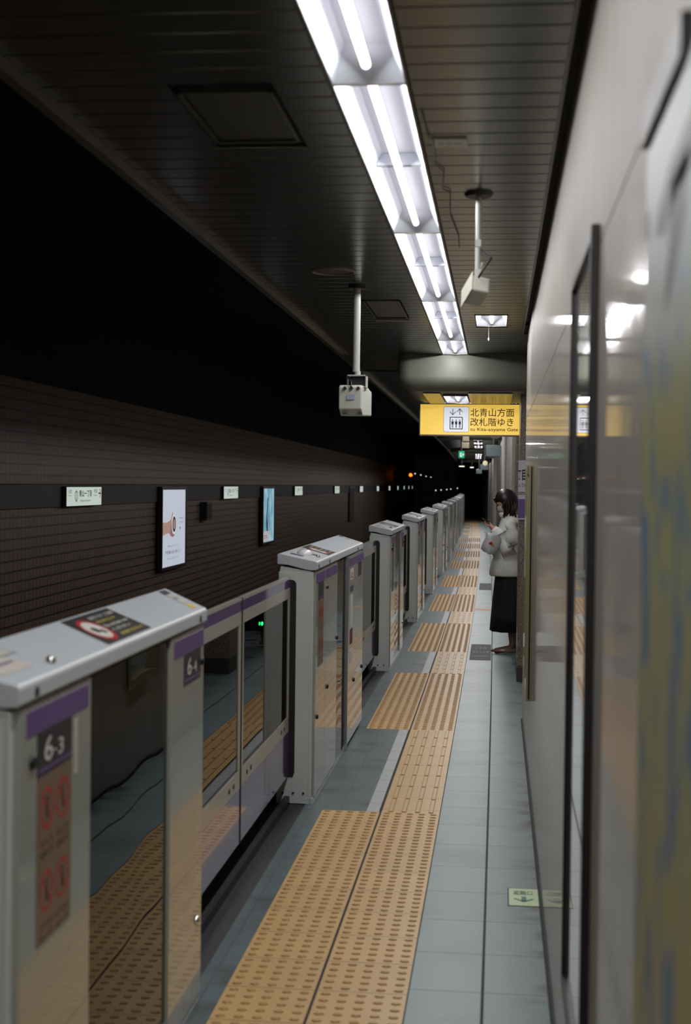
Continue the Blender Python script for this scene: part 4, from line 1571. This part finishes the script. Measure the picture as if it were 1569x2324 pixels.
# floor notices further along
for (ya, yb, x0, x1, lb, rows) in ((13.95, 15.35, -0.255, -0.045, 'dark grey floor notice with pale lettering, nearer of the two', ('この先', '足もと注意')),
                             (23.4, 25.0, -0.245, -0.045, 'dark grey floor notice with pale lettering, farther of the two', ('この先', '足もと注意'))):
    t = thing('floor_notice', lb, 'floor sign', at_line((x0 + x1) / 2, (ya + yb) / 2), bend_rot(ya))
    w_, l_ = (x1 - x0) / 2, (yb - ya) / 2
    mb = MB()
    mb.box(-w_, w_, -l_, l_, 0.0, 0.0012)
    mb.build('panel', mat('notice_grey', (50, 60, 68), rough=0.6, spec=0.2, noise=0.2, nscale=14), t)
    mb = MB()
    put_text(mb, rows[0], (-w_ * 0.6, l_ * 0.35, 0.0018), (1, 0, 0), (0, 1, 0), w_ * 1.2, l_ * 0.35)
    put_text(mb, rows[1], (-w_ * 0.8, -l_ * 0.15, 0.0018), (1, 0, 0), (0, 1, 0), w_ * 1.6, l_ * 0.28)
    mb.tube([(-w_ * 0.8, -l_ * 0.55, 0.0012), (w_ * 0.4, -l_ * 0.5, 0.0012), (w_ * 0.85, -l_ * 0.55, 0.0012)], [(0.02, 0.0006), (0.04, 0.0008), (0.001, 0.0006)], 6)
    mb.build('lettering', mat('notice_pale', (130, 140, 146), rough=0.6), t)
mb = MB()
mb.box(-0.27, 0.19, 19.55, 19.85, 0.0, 0.0015)
o = mb.build('floor_tape', mat('tape_orange', (196, 140, 84), rough=0.5), bent=True, off=(bend(-0.04, 19.7), 19.7, 0))
tag(o, 'short orange-yellow tape strip across the pale floor', 'floor tape')

# far fittings seen under the yellow sign
def far_box(name, label, cat, px, py, wpx, hpx, d, m, dep=0.15, group=None, hang=True, emit=None):
    p = px_point(px, py, d)
    s = d / 3240
    t = thing(name, label, cat, p, 0, group)
    mb = MB()
    mb.box(-wpx * s / 2, wpx * s / 2, 0, dep, -hpx * s / 2, hpx * s / 2)
    mb.build('casing', m, t, bevel=0.01)
    if hang:
        mb = MB()
        mb.cyl((0, dep / 2, hpx * s / 2), (0, dep / 2, CZ - p.z), 0.018, 8)
        mb.build('hanger', m_lampframe, t)
    return t, s
m_scr = mat('monitor_grey', (92, 106, 108), rough=0.4)
m_green = mat('exit_green', (20, 140, 96), rough=0.4, emit=(20, 150, 100), estr=0.6)
far_box('hanging_sign', 'beige back of a hanging sign, upper one just below the yellow sign', 'sign', 1057, 994, 15, 16, 22.0, mat('sign_back', (150, 140, 122), rough=0.6))
far_box('hanging_sign', 'beige back of a hanging sign, lower one above the green exit sign', 'sign', 1056, 1011, 17, 13, 27.0, mat('sign_back', (150, 140, 122), rough=0.6))
t, s = far_box('exit_sign', 'small lit green exit sign hanging in the distance', 'exit sign', 1047, 1031.5, 13, 16, 34.0, m_green)
mb = MB()
k = s
mb.box(-3 * k, 2 * k, -0.004, 0, -5 * k, 4 * k, 0)
mb.disc((0.5 * k, -0.006, 2.5 * k), 1.2 * k, ((1, 0, 0), (0, 0, 1)), 12, 0, 1)
mb.box(-1.0 * k, 1.0 * k, -0.006, -0.004, -3.0 * k, 1.5 * k, 1)
mb.disc((4.5 * k, -0.004, 0), 1.6 * k, ((1, 0, 0), (0, 0, 1)), 12, 0, 0)
mb.build('runner_pictogram', [mat('exit_white', (220, 235, 225), emit=(210, 235, 220), estr=0.7), m_green], t)
far_box('monitor', 'large grey driver monitor hanging beside the wall, nearest of the far three', 'monitor', 1120, 1023, 34, 26, 25.0, m_scr, 0.25)
far_box('monitor', 'grey monitor hanging beside the wall, middle of the far three', 'monitor', 1099, 1060, 18, 13, 42.0, m_scr, 0.3)
far_box('monitor', 'grey monitor hanging beside the wall, farthest and smallest of the three', 'monitor', 1087, 1070, 13, 10, 52.0, m_scr, 0.3)
p = px_point(1101, 1051, 38.0)
t = thing('platform_clock', 'round cream clock hanging in the distance', 'clock', p)
mb = MB()
mb.tube([(0, 0, 0), (0, 0.08, 0)], 0.065, 24)
mb.build('face', mat('clock_cream', (205, 200, 168), rough=0.5, emit=(200, 196, 160), estr=0.3), t)
mb = MB()
mb.cyl((-0.005, 0.04, 0.06), (-0.005, 0.04, CZ - p.z), 0.012, 8)
mb.build('hanger', m_lampframe, t)
p = px_point(1123, 990, 19.0)
t = thing('hanging_speaker', 'pale rounded speaker just under the right end of the yellow sign', 'speaker', p)
mb = MB()
mb.ellipsoid((0, 0, 0), (0.075, 0.09, 0.032), 18, 10)
mb.build('casing', m_camw, t)
mb = MB()
mb.cyl((0, 0, 0.02), (0, 0, CZ - p.z), 0.010, 8)
mb.build('hanger', m_lampframe, t)
for i, (a, b, wp, d) in enumerate(((1045, 994.5, 18, 40.0), (1096, 1018.5, 12, 44.0), (1048, 1058.5, 12, 55.0), (1071, 1061, 8, 66.0))):
    p = px_point(a, b, d)
    t = thing('tube_lamp', 'short lit crosswise tube lamp in the distance, %s from the top' % ORD[i], 'lamp', p, 0, 'distant crosswise tube lamps')
    s = d / 3240
    mb = MB()
    mb.cyl((-wp * s / 2, 0, 0), (wp * s / 2, 0, 0), 0.016, 8)
    mb.build('tube', mat('far_tube', (240, 240, 225), emit=(240, 240, 225), estr=1.6), t)
    mb = MB()
    mb.box(-wp * s / 2, wp * s / 2, -0.02, 0.02, 0.02, 0.05)
    mb.cyl((0, 0, 0.04), (0, 0, CZ - p.z), 0.010, 6)
    mb.build('fitting', m_lampframe, t)
t, s = far_box('end_notice', 'small pale sign on the dark wall at the far end', 'sign', 1084, 1118.5, 13, 4, 85.97, mat('notice_pale', (160, 170, 176), rough=0.5), 0.05, None, False)
# pale pipes on the walls beyond the pillar
for i, (x, y, z0, z1, r) in enumerate(((0.12, 22.0, 0.0, 2.8, 0.035), (0.08, 36.0, 0.0, 2.8, 0.05))):
    mb = MB()
    mb.cyl((0, 0, z0), (0, 0, z1), r, 12)
    o = mb.build('wall_pipe', m_pole)
    o.location = at_line(x, y)
    tag(o, 'pale vertical pipe on the wall behind the woman, %s' % ('nearer' if i == 0 else 'farther'), 'pipe')

# ------------------------------------------------------------------ the standing woman
exec_person = True
def smoothstep(a, b, x):
    t = max(0.0, min(1.0, (x - a) / (b - a)))
    return t * t * (3 - 2 * t)
m_skin = mat('skin', (206, 150, 128), rough=0.5)
m_jacket = mat('jacket_white', (222, 223, 216), rough=0.8, noise=0.08, nscale=14, bump=0.35, bscale=9)
m_skirt = mat('skirt_black', (20, 18, 22), rough=0.85)
m_hair = mat('hair_dark', (40, 26, 26), rough=0.38, noise=0.35, nscale=30, stretch=(6, 6, 0.6))
m_mask = mat('mask_white', (205, 204, 206), rough=0.8)
m_shoe = mat('shoe_brown', (128, 100, 84), rough=0.3, coat=0.3)
m_stock = mat('stocking', (118, 92, 78), rough=0.55)
PX, PY = 0.095, 14.65
W = thing('person', 'woman in white mask, white puffer jacket and long black skirt, looking down at a phone', 'person', at_line(PX, PY), 0)

def skin_obj(name, chains, mats, parent, sub=2):
    """chains: list of lists of ((x,y,z), radius); the first chain's first vertex is the root; a chain may begin at an existing index"""
    verts, edges, rad = [], [], []
    for ch in chains:
        prev = None
        for e in ch:
            if isinstance(e, int):
                prev = e
                continue
            p, r = e
            verts.append(p)
            rad.append(r if isinstance(r, tuple) else (r, r))
            if prev is not None:
                edges.append((prev, len(verts) - 1))
            prev = len(verts) - 1
    me = bpy.data.meshes.new(name)
    me.from_pydata(verts, edges, [])
    o = bpy.data.objects.new(name, me)
    COL.objects.link(o)
    sk = o.modifiers.new('skin', 'SKIN')
    sk.use_smooth_shade = True
    me.skin_vertices[0].data[0].use_root = True
    for i, r in enumerate(rad):
        me.skin_vertices[0].data[i].radius = r
    s = o.modifiers.new('sub', 'SUBSURF')
    s.levels = s.render_levels = sub
    # bake the modifiers so that the result is a plain mesh
    dg = bpy.context.evaluated_depsgraph_get()
    me2 = bpy.data.meshes.new_from_object(o.evaluated_get(dg))
    me2.name = name
    bpy.data.objects.remove(o)
    o = bpy.data.objects.new(name, me2)
    COL.objects.link(o)
    me2.materials.clear()
    for m in (mats if isinstance(mats, (list, tuple)) else [mats]):
        me2.materials.append(m)
    for p in me2.polygons:
        p.use_smooth = True
    o.parent = parent
    return o

# body: pelvis, spine, neck, head base, arms with fingers, legs with feet. She faces -x; her left side is nearest (-y).
body = [
    [((0.06, 0.0, 0.88), (0.10, 0.13)), ((0.06, 0, 1.05), (0.09, 0.12)), ((0.065, 0, 1.22), (0.09, 0.14)), ((0.06, 0, 1.34), (0.06, 0.08)),
     ((0.035, 0, 1.415), 0.048), ((0.01, 0, 1.46), 0.050)],                                  # 0..5
    [3, ((0.05, -0.15, 1.325), 0.052), ((0.055, -0.20, 1.20), 0.034), ((0.045, -0.215, 1.06), 0.028), ((-0.05, -0.17, 1.17), 0.027), ((-0.125, -0.11, 1.262), 0.024),
     ((-0.160, -0.095, 1.292), (0.028, 0.018))],                                           # 6..11
    [3, ((0.05, 0.15, 1.325), 0.052), ((0.055, 0.20, 1.20), 0.034), ((0.03, 0.20, 1.06), 0.028), ((-0.06, 0.12, 1.17), 0.027), ((-0.135, 0.03, 1.262), 0.024),
     ((-0.165, 0.0, 1.290), (0.028, 0.018))],                                               # 12..17
    [0, ((0.055, -0.085, 0.84), 0.09), ((0.05, -0.085, 0.47), 0.055), ((0.065, -0.08, 0.28), 0.052), ((0.075, -0.08, 0.11), 0.034), ((0.065, -0.08, 0.055), 0.034),
     ((-0.04, -0.08, 0.034), (0.034, 0.024)), ((-0.115, -0.08, 0.022), (0.028, 0.014))],
    [0, ((0.10, 0.085, 0.84), 0.09), ((0.11, 0.085, 0.47), 0.055), ((0.13, 0.08, 0.28), 0.052), ((0.14, 0.08, 0.11), 0.034), ((0.13, 0.08, 0.055), 0.034),
     ((0.03, 0.08, 0.034), (0.034, 0.024)), ((-0.045, 0.08, 0.022), (0.028, 0.014))],
]
o = skin_obj('body', body, [m_skin, m_stock], W)
for p in o.data.polygons:
    c = p.center
    if c.z < 0.9:
        p.material_index = 1
# head and fingers are merged into the same mesh
hb = MB()
HC = Vector((-0.018, 0.0, 1.545))
tilt = Matrix.Rotation(math.radians(-32), 3, 'Y')
def headfn(d, q):
    # d.x<0 is the face side before tilting
    x, y, z = q
    if d.z < -0.1:
        k = smoothstep(0.1, 1.0, -d.z)
        y *= 1 - 0.38 * k
        x = x * (1 - 0.22 * k) - 0.012 * k
    if d.x < -0.6 and abs(d.y) < 0.26 and -0.30 < d.z < 0.18:     # nose
        f = (1 - abs(d.y) / 0.26) * smoothstep(0.22, -0.22, d.z) * smoothstep(-0.38, -0.24, d.z)
        x -= 0.028 * f
    for s in (-1, 1):                                               # eye sockets
        e = (d.y - s * 0.34) ** 2 / 0.03 + (d.z - 0.06) ** 2 / 0.012
        if d.x < -0.4 and e < 1:
            x += 0.008 * (1 - e)
    e = (d.y / 0.28) ** 2 + ((d.z + 0.52) / 0.05) ** 2
    if d.x < -0.3 and e < 1:
        x += 0.004 * (1 - e)
    return Vector(tilt @ Vector((x, y, z)))
hb.ellipsoid(HC, (0.094, 0.072, 0.112), 36, 28, 0, headfn)
for s in (-1, 1):
    c = HC + tilt @ Vector((0.012, s * 0.073, -0.01))
    hb.ellipsoid(c, (0.018, 0.008, 0.030), 10, 8)
    hb.ellipsoid(HC + tilt @ Vector((-0.078, s * 0.028, 0.008)), (0.008, 0.013, 0.009), 10, 8, 1)
# left hand (nearest) holding the phone: fingers wrap the phone's edge, thumb over its face
def finger(mb, pts, r):
    n = len(pts)
    mb.tube(pts, [r * (1 - 0.25 * i / (n - 1)) for i in range(n)], 8)
    mb.ellipsoid(pts[-1], (r * 0.75,) * 3, 8, 6)
for k in range(4):
    y = -0.118 + 0.019 * k
    L_ = (0.9, 1.0, 0.95, 0.78)[k]
    b_ = Vector((-0.172, y, 1.297 + 0.003 * k))
    finger(hb, [b_ + Vector((0.02, 0.004, -0.012)), b_, b_ + Vector((-0.030 * L_, 0.004, 0.006)), b_ + Vector((-0.048 * L_, 0.012, 0.024)), b_ + Vector((-0.050 * L_, 0.022, 0.042))], 0.0082)
finger(hb, [Vector((-0.150, -0.078, 1.298)), Vector((-0.168, -0.062, 1.318)), Vector((-0.186, -0.055, 1.336)), Vector((-0.203, -0.050, 1.346))], 0.0095)
for k in range(4):
    y = 0.022 - 0.019 * k
    L_ = (0.78, 0.95, 1.0, 0.9)[k]
    b_ = Vector((-0.176, y, 1.290 + 0.002 * k))
    finger(hb, [b_ + Vector((0.02, 0.0, -0.010)), b_, b_ + Vector((-0.028 * L_, -0.006, 0.012)), b_ + Vector((-0.046 * L_, -0.012, 0.026)), b_ + Vector((-0.052 * L_, -0.016, 0.040))], 0.008)
finger(hb, [Vector((-0.155, -0.012, 1.296)), Vector((-0.172, -0.022, 1.322)), Vector((-0.190, -0.028, 1.338)), Vector((-0.204, -0.034, 1.344))], 0.0095)
tmp = hb.build('head_tmp', [m_skin, m_ink])
bm = bmesh.new()
bm.from_mesh(o.data)
n0 = len(bm.faces)
bm.from_mesh(tmp.data)
bm.faces.ensure_lookup_table()
bm.to_mesh(o.data)
bm.free()
o.data.materials.append(m_ink)
for p in o.data.polygons[n0:]:
    if p.material_index == 1:
        p.material_index = 2
bpy.data.objects.remove(tmp)

# jacket: puffy trunk with sleeves, one mesh
def jring(cx, cy, z, rx, ry, n=28, tilt_=0.0, wob=0.0):
    out = []
    for k in range(n):
        t_ = 2 * PI * k / n
        c_, s_ = math.cos(t_), math.sin(t_)
        r = 1 + wob * math.sin(3 * t_ + z * 21) + wob * 0.6 * math.sin(7 * t_ + z * 35)
        out.append((cx + rx * c_ * r, cy + ry * s_ * r, z + tilt_ * c_ * rx))
    return out
jk = MB()
rs = [jring(0.028, 0, 1.425, 0.055, 0.060), jring(0.035, 0, 1.405, 0.085, 0.090), jring(0.045, 0, 1.375, 0.100, 0.125), jring(0.05, 0, 1.33, 0.118, 0.175, wob=0.01),
      jring(0.05, 0, 1.26, 0.135, 0.195, wob=0.015), jring(0.045, 0, 1.18, 0.150, 0.200, wob=0.02), jring(0.04, 0, 1.08, 0.165, 0.205, wob=0.025),
      jring(0.035, 0, 1.00, 0.178, 0.208, wob=0.025), jring(0.035, 0, 0.975, 0.168, 0.200, wob=0.02), jring(0.03, 0, 0.94, 0.182, 0.210, wob=0.025),
      jring(0.03, 0, 0.86, 0.192, 0.214, wob=0.02), jring(0.028, 0, 0.80, 0.196, 0.215, wob=0.015), jring(0.028, 0, 0.785, 0.186, 0.205), jring(0.028, 0, 0.80, 0.170, 0.19)]
jk.rings(rs, 0, True, False)
def sleeve(mb, pts):
    mb.tube([p for p, r in pts], [r for p, r in pts], 20, 0, True)
for s in (-1, 1):
    wr = Vector((-0.118, -0.112, 1.256)) if s < 0 else Vector((-0.125, 0.040, 1.256))
    el = Vector((0.035, s * 0.222, 1.045))
    sh = Vector((0.05, s * 0.150, 1.325))
    mid = (el + wr) / 2
    P = [(sh + Vector((0, -s * 0.03, 0.015)), 0.050), (sh + Vector((0, s * 0.022, -0.015)), 0.070), (sh.lerp(el, 0.35) + Vector((0.01, s * 0.012, 0)), 0.078), (sh.lerp(el, 0.5) + Vector((0.012, s * 0.012, 0)), 0.071),
         (sh.lerp(el, 0.68) + Vector((0.012, s * 0.008, 0)), 0.078), (el + Vector((0.012, 0, 0.012)), 0.072), (el + Vector((-0.022, 0.0, 0.004)), 0.070), (el.lerp(wr, 0.3), 0.072), (el.lerp(wr, 0.48), 0.063), (el.lerp(wr, 0.68), 0.064),
         (el.lerp(wr, 0.88), 0.055), (el.lerp(wr, 0.99), 0.045), (el.lerp(wr, 1.02), 0.036)]
    sleeve(jk, P)
# hood lying on the back and the collar
jk.ellipsoid((0.125, 0, 1.375), (0.055, 0.105, 0.055), 18, 12)
j = jk.build('jacket', m_jacket, W)
cr = MB()
cr.rings([jring(0.020, 0, 1.375, 0.088, 0.092, tilt_=-0.1), jring(0.012, 0, 1.405, 0.094, 0.092, tilt_=-0.1), jring(0.008, 0, 1.428, 0.082, 0.080, tilt_=-0.1), jring(0.010, 0, 1.415, 0.068, 0.068, tilt_=-0.1)], 0, True, False)
cr.build('collar', m_jacket, W)
for s in (-1, 1):
    mb = MB()
    mb.tube([(-0.060, s * 0.05 - 0.02, 1.375), (-0.085, s * 0.05 - 0.02, 1.33), (-0.098, s * 0.05 - 0.02, 1.25)], 0.0035, 6)
    mb.build('drawstring', m_ink, W)
# skirt
sk = MB()
def fold(cx, z, rx, ry, amp):
    return [(cx + rx * math.cos(2 * PI * k / 48) * (1 + amp * math.sin(9 * 2 * PI * k / 48)), ry * math.sin(2 * PI * k / 48) * (1 + amp * math.sin(9 * 2 * PI * k / 48 + 0.5)), z) for k in range(48)]
sk.rings([fold(0.05, 0.90, 0.13, 0.17, 0), fold(0.045, 0.78, 0.155, 0.185, 0.01), fold(0.04, 0.60, 0.165, 0.20, 0.03), fold(0.035, 0.40, 0.175, 0.215, 0.045), fold(0.03, 0.225, 0.180, 0.225, 0.06), fold(0.03, 0.235, 0.170, 0.215, 0.06)], 0, True, False)
sk.build('skirt', m_skirt, W)
# hair: cap with a fringe and wavy side locks
hr = MB()
def hairfn(d, q):
    x, y, z = q
    if d.x < -0.25 and d.z < 0.30:       # open at the face
        k = smoothstep(-0.25, -0.6, d.x) * smoothstep(0.35, 0.05, d.z)
        x *= 1 - 0.30 * k
    if d.z < -0.1 and d.x > -0.3:
        z *= 1.25
        y *= 1.05
    return Vector(tilt @ Vector((x, y, z)))
hr.ellipsoid(HC + Vector((0.012, 0, 0.012)), (0.112, 0.094, 0.122), 32, 24, 0, hairfn)
rnd = random.Random(3)
for s in (-1, 1):
    for k in range(3, 9):
        a = -0.085 + 0.024 * k
        ln = 0.10 + 0.05 * min(k, 4) / 4 + rnd.uniform(-0.015, 0.02)
        st = HC + Vector((a * 0.9 + 0.01, s * (0.080 - 0.0 * k), 0.03 - 0.012 * abs(k - 4)))
        pts, rad = [], []
        for i in range(9):
            f = i / 8
            pts.append(st + Vector((-0.020 * f * (1 if k < 6 else 0) + 0.010 * math.sin(f * 7 + k), s * (0.012 * math.sin(PI * f)) + 0.004 * math.sin(f * 9 + k), -(0.06 + ln) * f)))
            rad.append((0.017 * (1 - 0.75 * f * f), 0.014 * (1 - 0.75 * f * f)))
        hr.tube(pts, rad, 8)
for k in range(9):                        # fringe
    y = -0.064 + 0.016 * k
    st = HC + tilt @ Vector((-0.082, y, 0.085))
    e = HC + tilt @ Vector((-0.086, y * 1.05, 0.030 + 0.006 * (k % 2)))
    hr.tube([st, (st + e) / 2 + tilt @ Vector((-0.002, 0, 0.004)), e], [0.010, 0.010, 0.006], 8)
for k in range(7):                        # hair at the back down to the collar
    y = -0.07 + 0.0233 * k
    st = HC + Vector((0.095, y, 0.0))
    hr.tube([st, st + Vector((0.008, 0, -0.06)), st + Vector((-0.005, 0, -0.12)), st + Vector((0.004, 0, -0.17))], [0.022, 0.022, 0.018, 0.005], 8)
hr.build('hair', m_hair, W)
# face mask
mk = MB()
def maskfn(d, q):
    return Vector(tilt @ Vector((q.x - 0.008 * smoothstep(0.3, 0.0, abs(d.y)), q.y, q.z)))
mvs = []
nu, nv = 15, 9
for jx in range(nv):
    row = []
    for ix in range(nu):
        u = -0.95 + 1.9 * ix / (nu - 1)
        v = -1 + 2 * jx / (nv - 1)
        yy = 0.066 * math.sin(u * 1.2) / math.sin(1.2 * 0.95)
        zz = -0.045 + 0.042 * v * (1 - 0.35 * abs(u) ** 2)
        xx = -0.112 * math.sqrt(max(0.0, 1 - (yy / 0.082) ** 2)) + 0.012 * v * v + 0.012 * smoothstep(0.2, -1.0, v) + 0.0
        row.append(HC + tilt @ Vector((xx, yy, zz)))
    mvs.append(row)
flat = [p for r in mvs for p in r]
mk.add(flat, [(a * nu + b, a * nu + b + 1, (a + 1) * nu + b + 1, (a + 1) * nu + b) for a in range(nv - 1) for b in range(nu - 1)], 0, True)
mo = mk.build('face_mask', m_mask, W)
sd = mo.modifiers.new('solid', 'SOLIDIFY')
sd.thickness = 0.003
# shoes
for s, dx in ((-1, 0.0), (1, 0.07)):
    sh = MB()
    def shoefn(d, q):
        x, y, z = q
        if z < -0.012:
            z = -0.012 - (abs(z) - 0.012) * 0.1
        y *= 1 - 0.25 * abs(d.x) ** 2
        if d.z > 0 and d.x < 0.2:
            z *= 0.62 + 0.2 * d.x
        return Vector((x, y, z))
    sh.ellipsoid((-0.015 + dx, s * 0.08, 0.028), (0.128, 0.043, 0.052), 24, 14, 0, shoefn)
    sh.build('shoe', m_shoe, W)

# phone
t = thing('smartphone', 'dark smartphone in the hands of the woman', 'smartphone', at_line(PX - 0.213, PY - 0.045, 1.352))
mb = MB()
mb.box(-0.038, 0.038, -0.072, 0.072, -0.004, 0.004)
a = mb.build('casing', m_ink, t, bevel=0.003)
mb = MB()
mb.box(-0.034, 0.034, -0.067, 0.067, 0.004, 0.0046)
b = mb.build('screen', mat('phone_screen', (60, 64, 72), rough=0.1), t)
t.rotation_euler = (0, math.radians(30), math.radians(8))
# plastic bag on her forearm
t = thing('carrier_bag', 'translucent white plastic bag with a red mark hanging from her wrist', 'bag', at_line(PX - 0.140, PY - 0.25, 1.13))
m_bag = mat('bag_plastic', (206, 208, 208), rough=0.35, noise=0.08, nscale=20, bump=0.4, bscale=16)
m_bag.node_tree.nodes['Principled BSDF'].inputs['Alpha'].default_value = 0.72
bg = MB()
def bagring(cx, z, rx, ry, ph):
    return [(cx + rx * math.cos(2 * PI * k / 20) * (1 + 0.12 * math.sin(3 * 2 * PI * k / 20 + ph)), ry * math.sin(2 * PI * k / 20) * (1 + 0.15 * math.sin(4 * 2 * PI * k / 20 + ph)), z + 0.010 * math.sin(2 * 2 * PI * k / 20 + ph)) for k in range(20)]
bg.rings([bagring(-0.005, -0.112, 0.030, 0.020, 0), bagring(-0.01, -0.105, 0.065, 0.035, 0.4), bagring(-0.01, -0.06, 0.082, 0.045, 1), bagring(-0.012, 0.0, 0.080, 0.040, 2),
          bagring(-0.02, 0.05, 0.082, 0.030, 2.6), bagring(-0.012, 0.075, 0.06, 0.022, 3.3), bagring(0.012, 0.095, 0.03, 0.012, 4)], 0, True, True)
bg.build('bag', m_bag, t)
mb = MB()
for s in (-1, 1):
    mb.tube([(0.01, s * 0.008, 0.085), (0.028, s * 0.020, 0.115), (0.050, s * 0.052, 0.150), (0.058, s * 0.06, 0.172)], [(0.012, 0.003)] * 4, 8)
mb.tube([(-0.075, 0, 0.045), (-0.10, -0.005, 0.058), (-0.128, 0, 0.052)], [(0.016, 0.004), (0.014, 0.003), (0.002, 0.002)], 8)
mb.build('handle', m_bag, t)
mb = MB()
mb.ellipsoid((-0.012, -0.040, -0.012), (0.020, 0.010, 0.019), 12, 8)
mb.build('red_mark', mat('bag_red', (170, 50, 44), rough=0.5), t)
mb = MB()
mb.ellipsoid((0.012, -0.039, -0.018), (0.011, 0.009, 0.014), 12, 8)
mb.build('ochre_mark', mat('bag_ochre', (196, 160, 90), rough=0.5), t)
t.rotation_euler = (0, math.radians(28), 0)
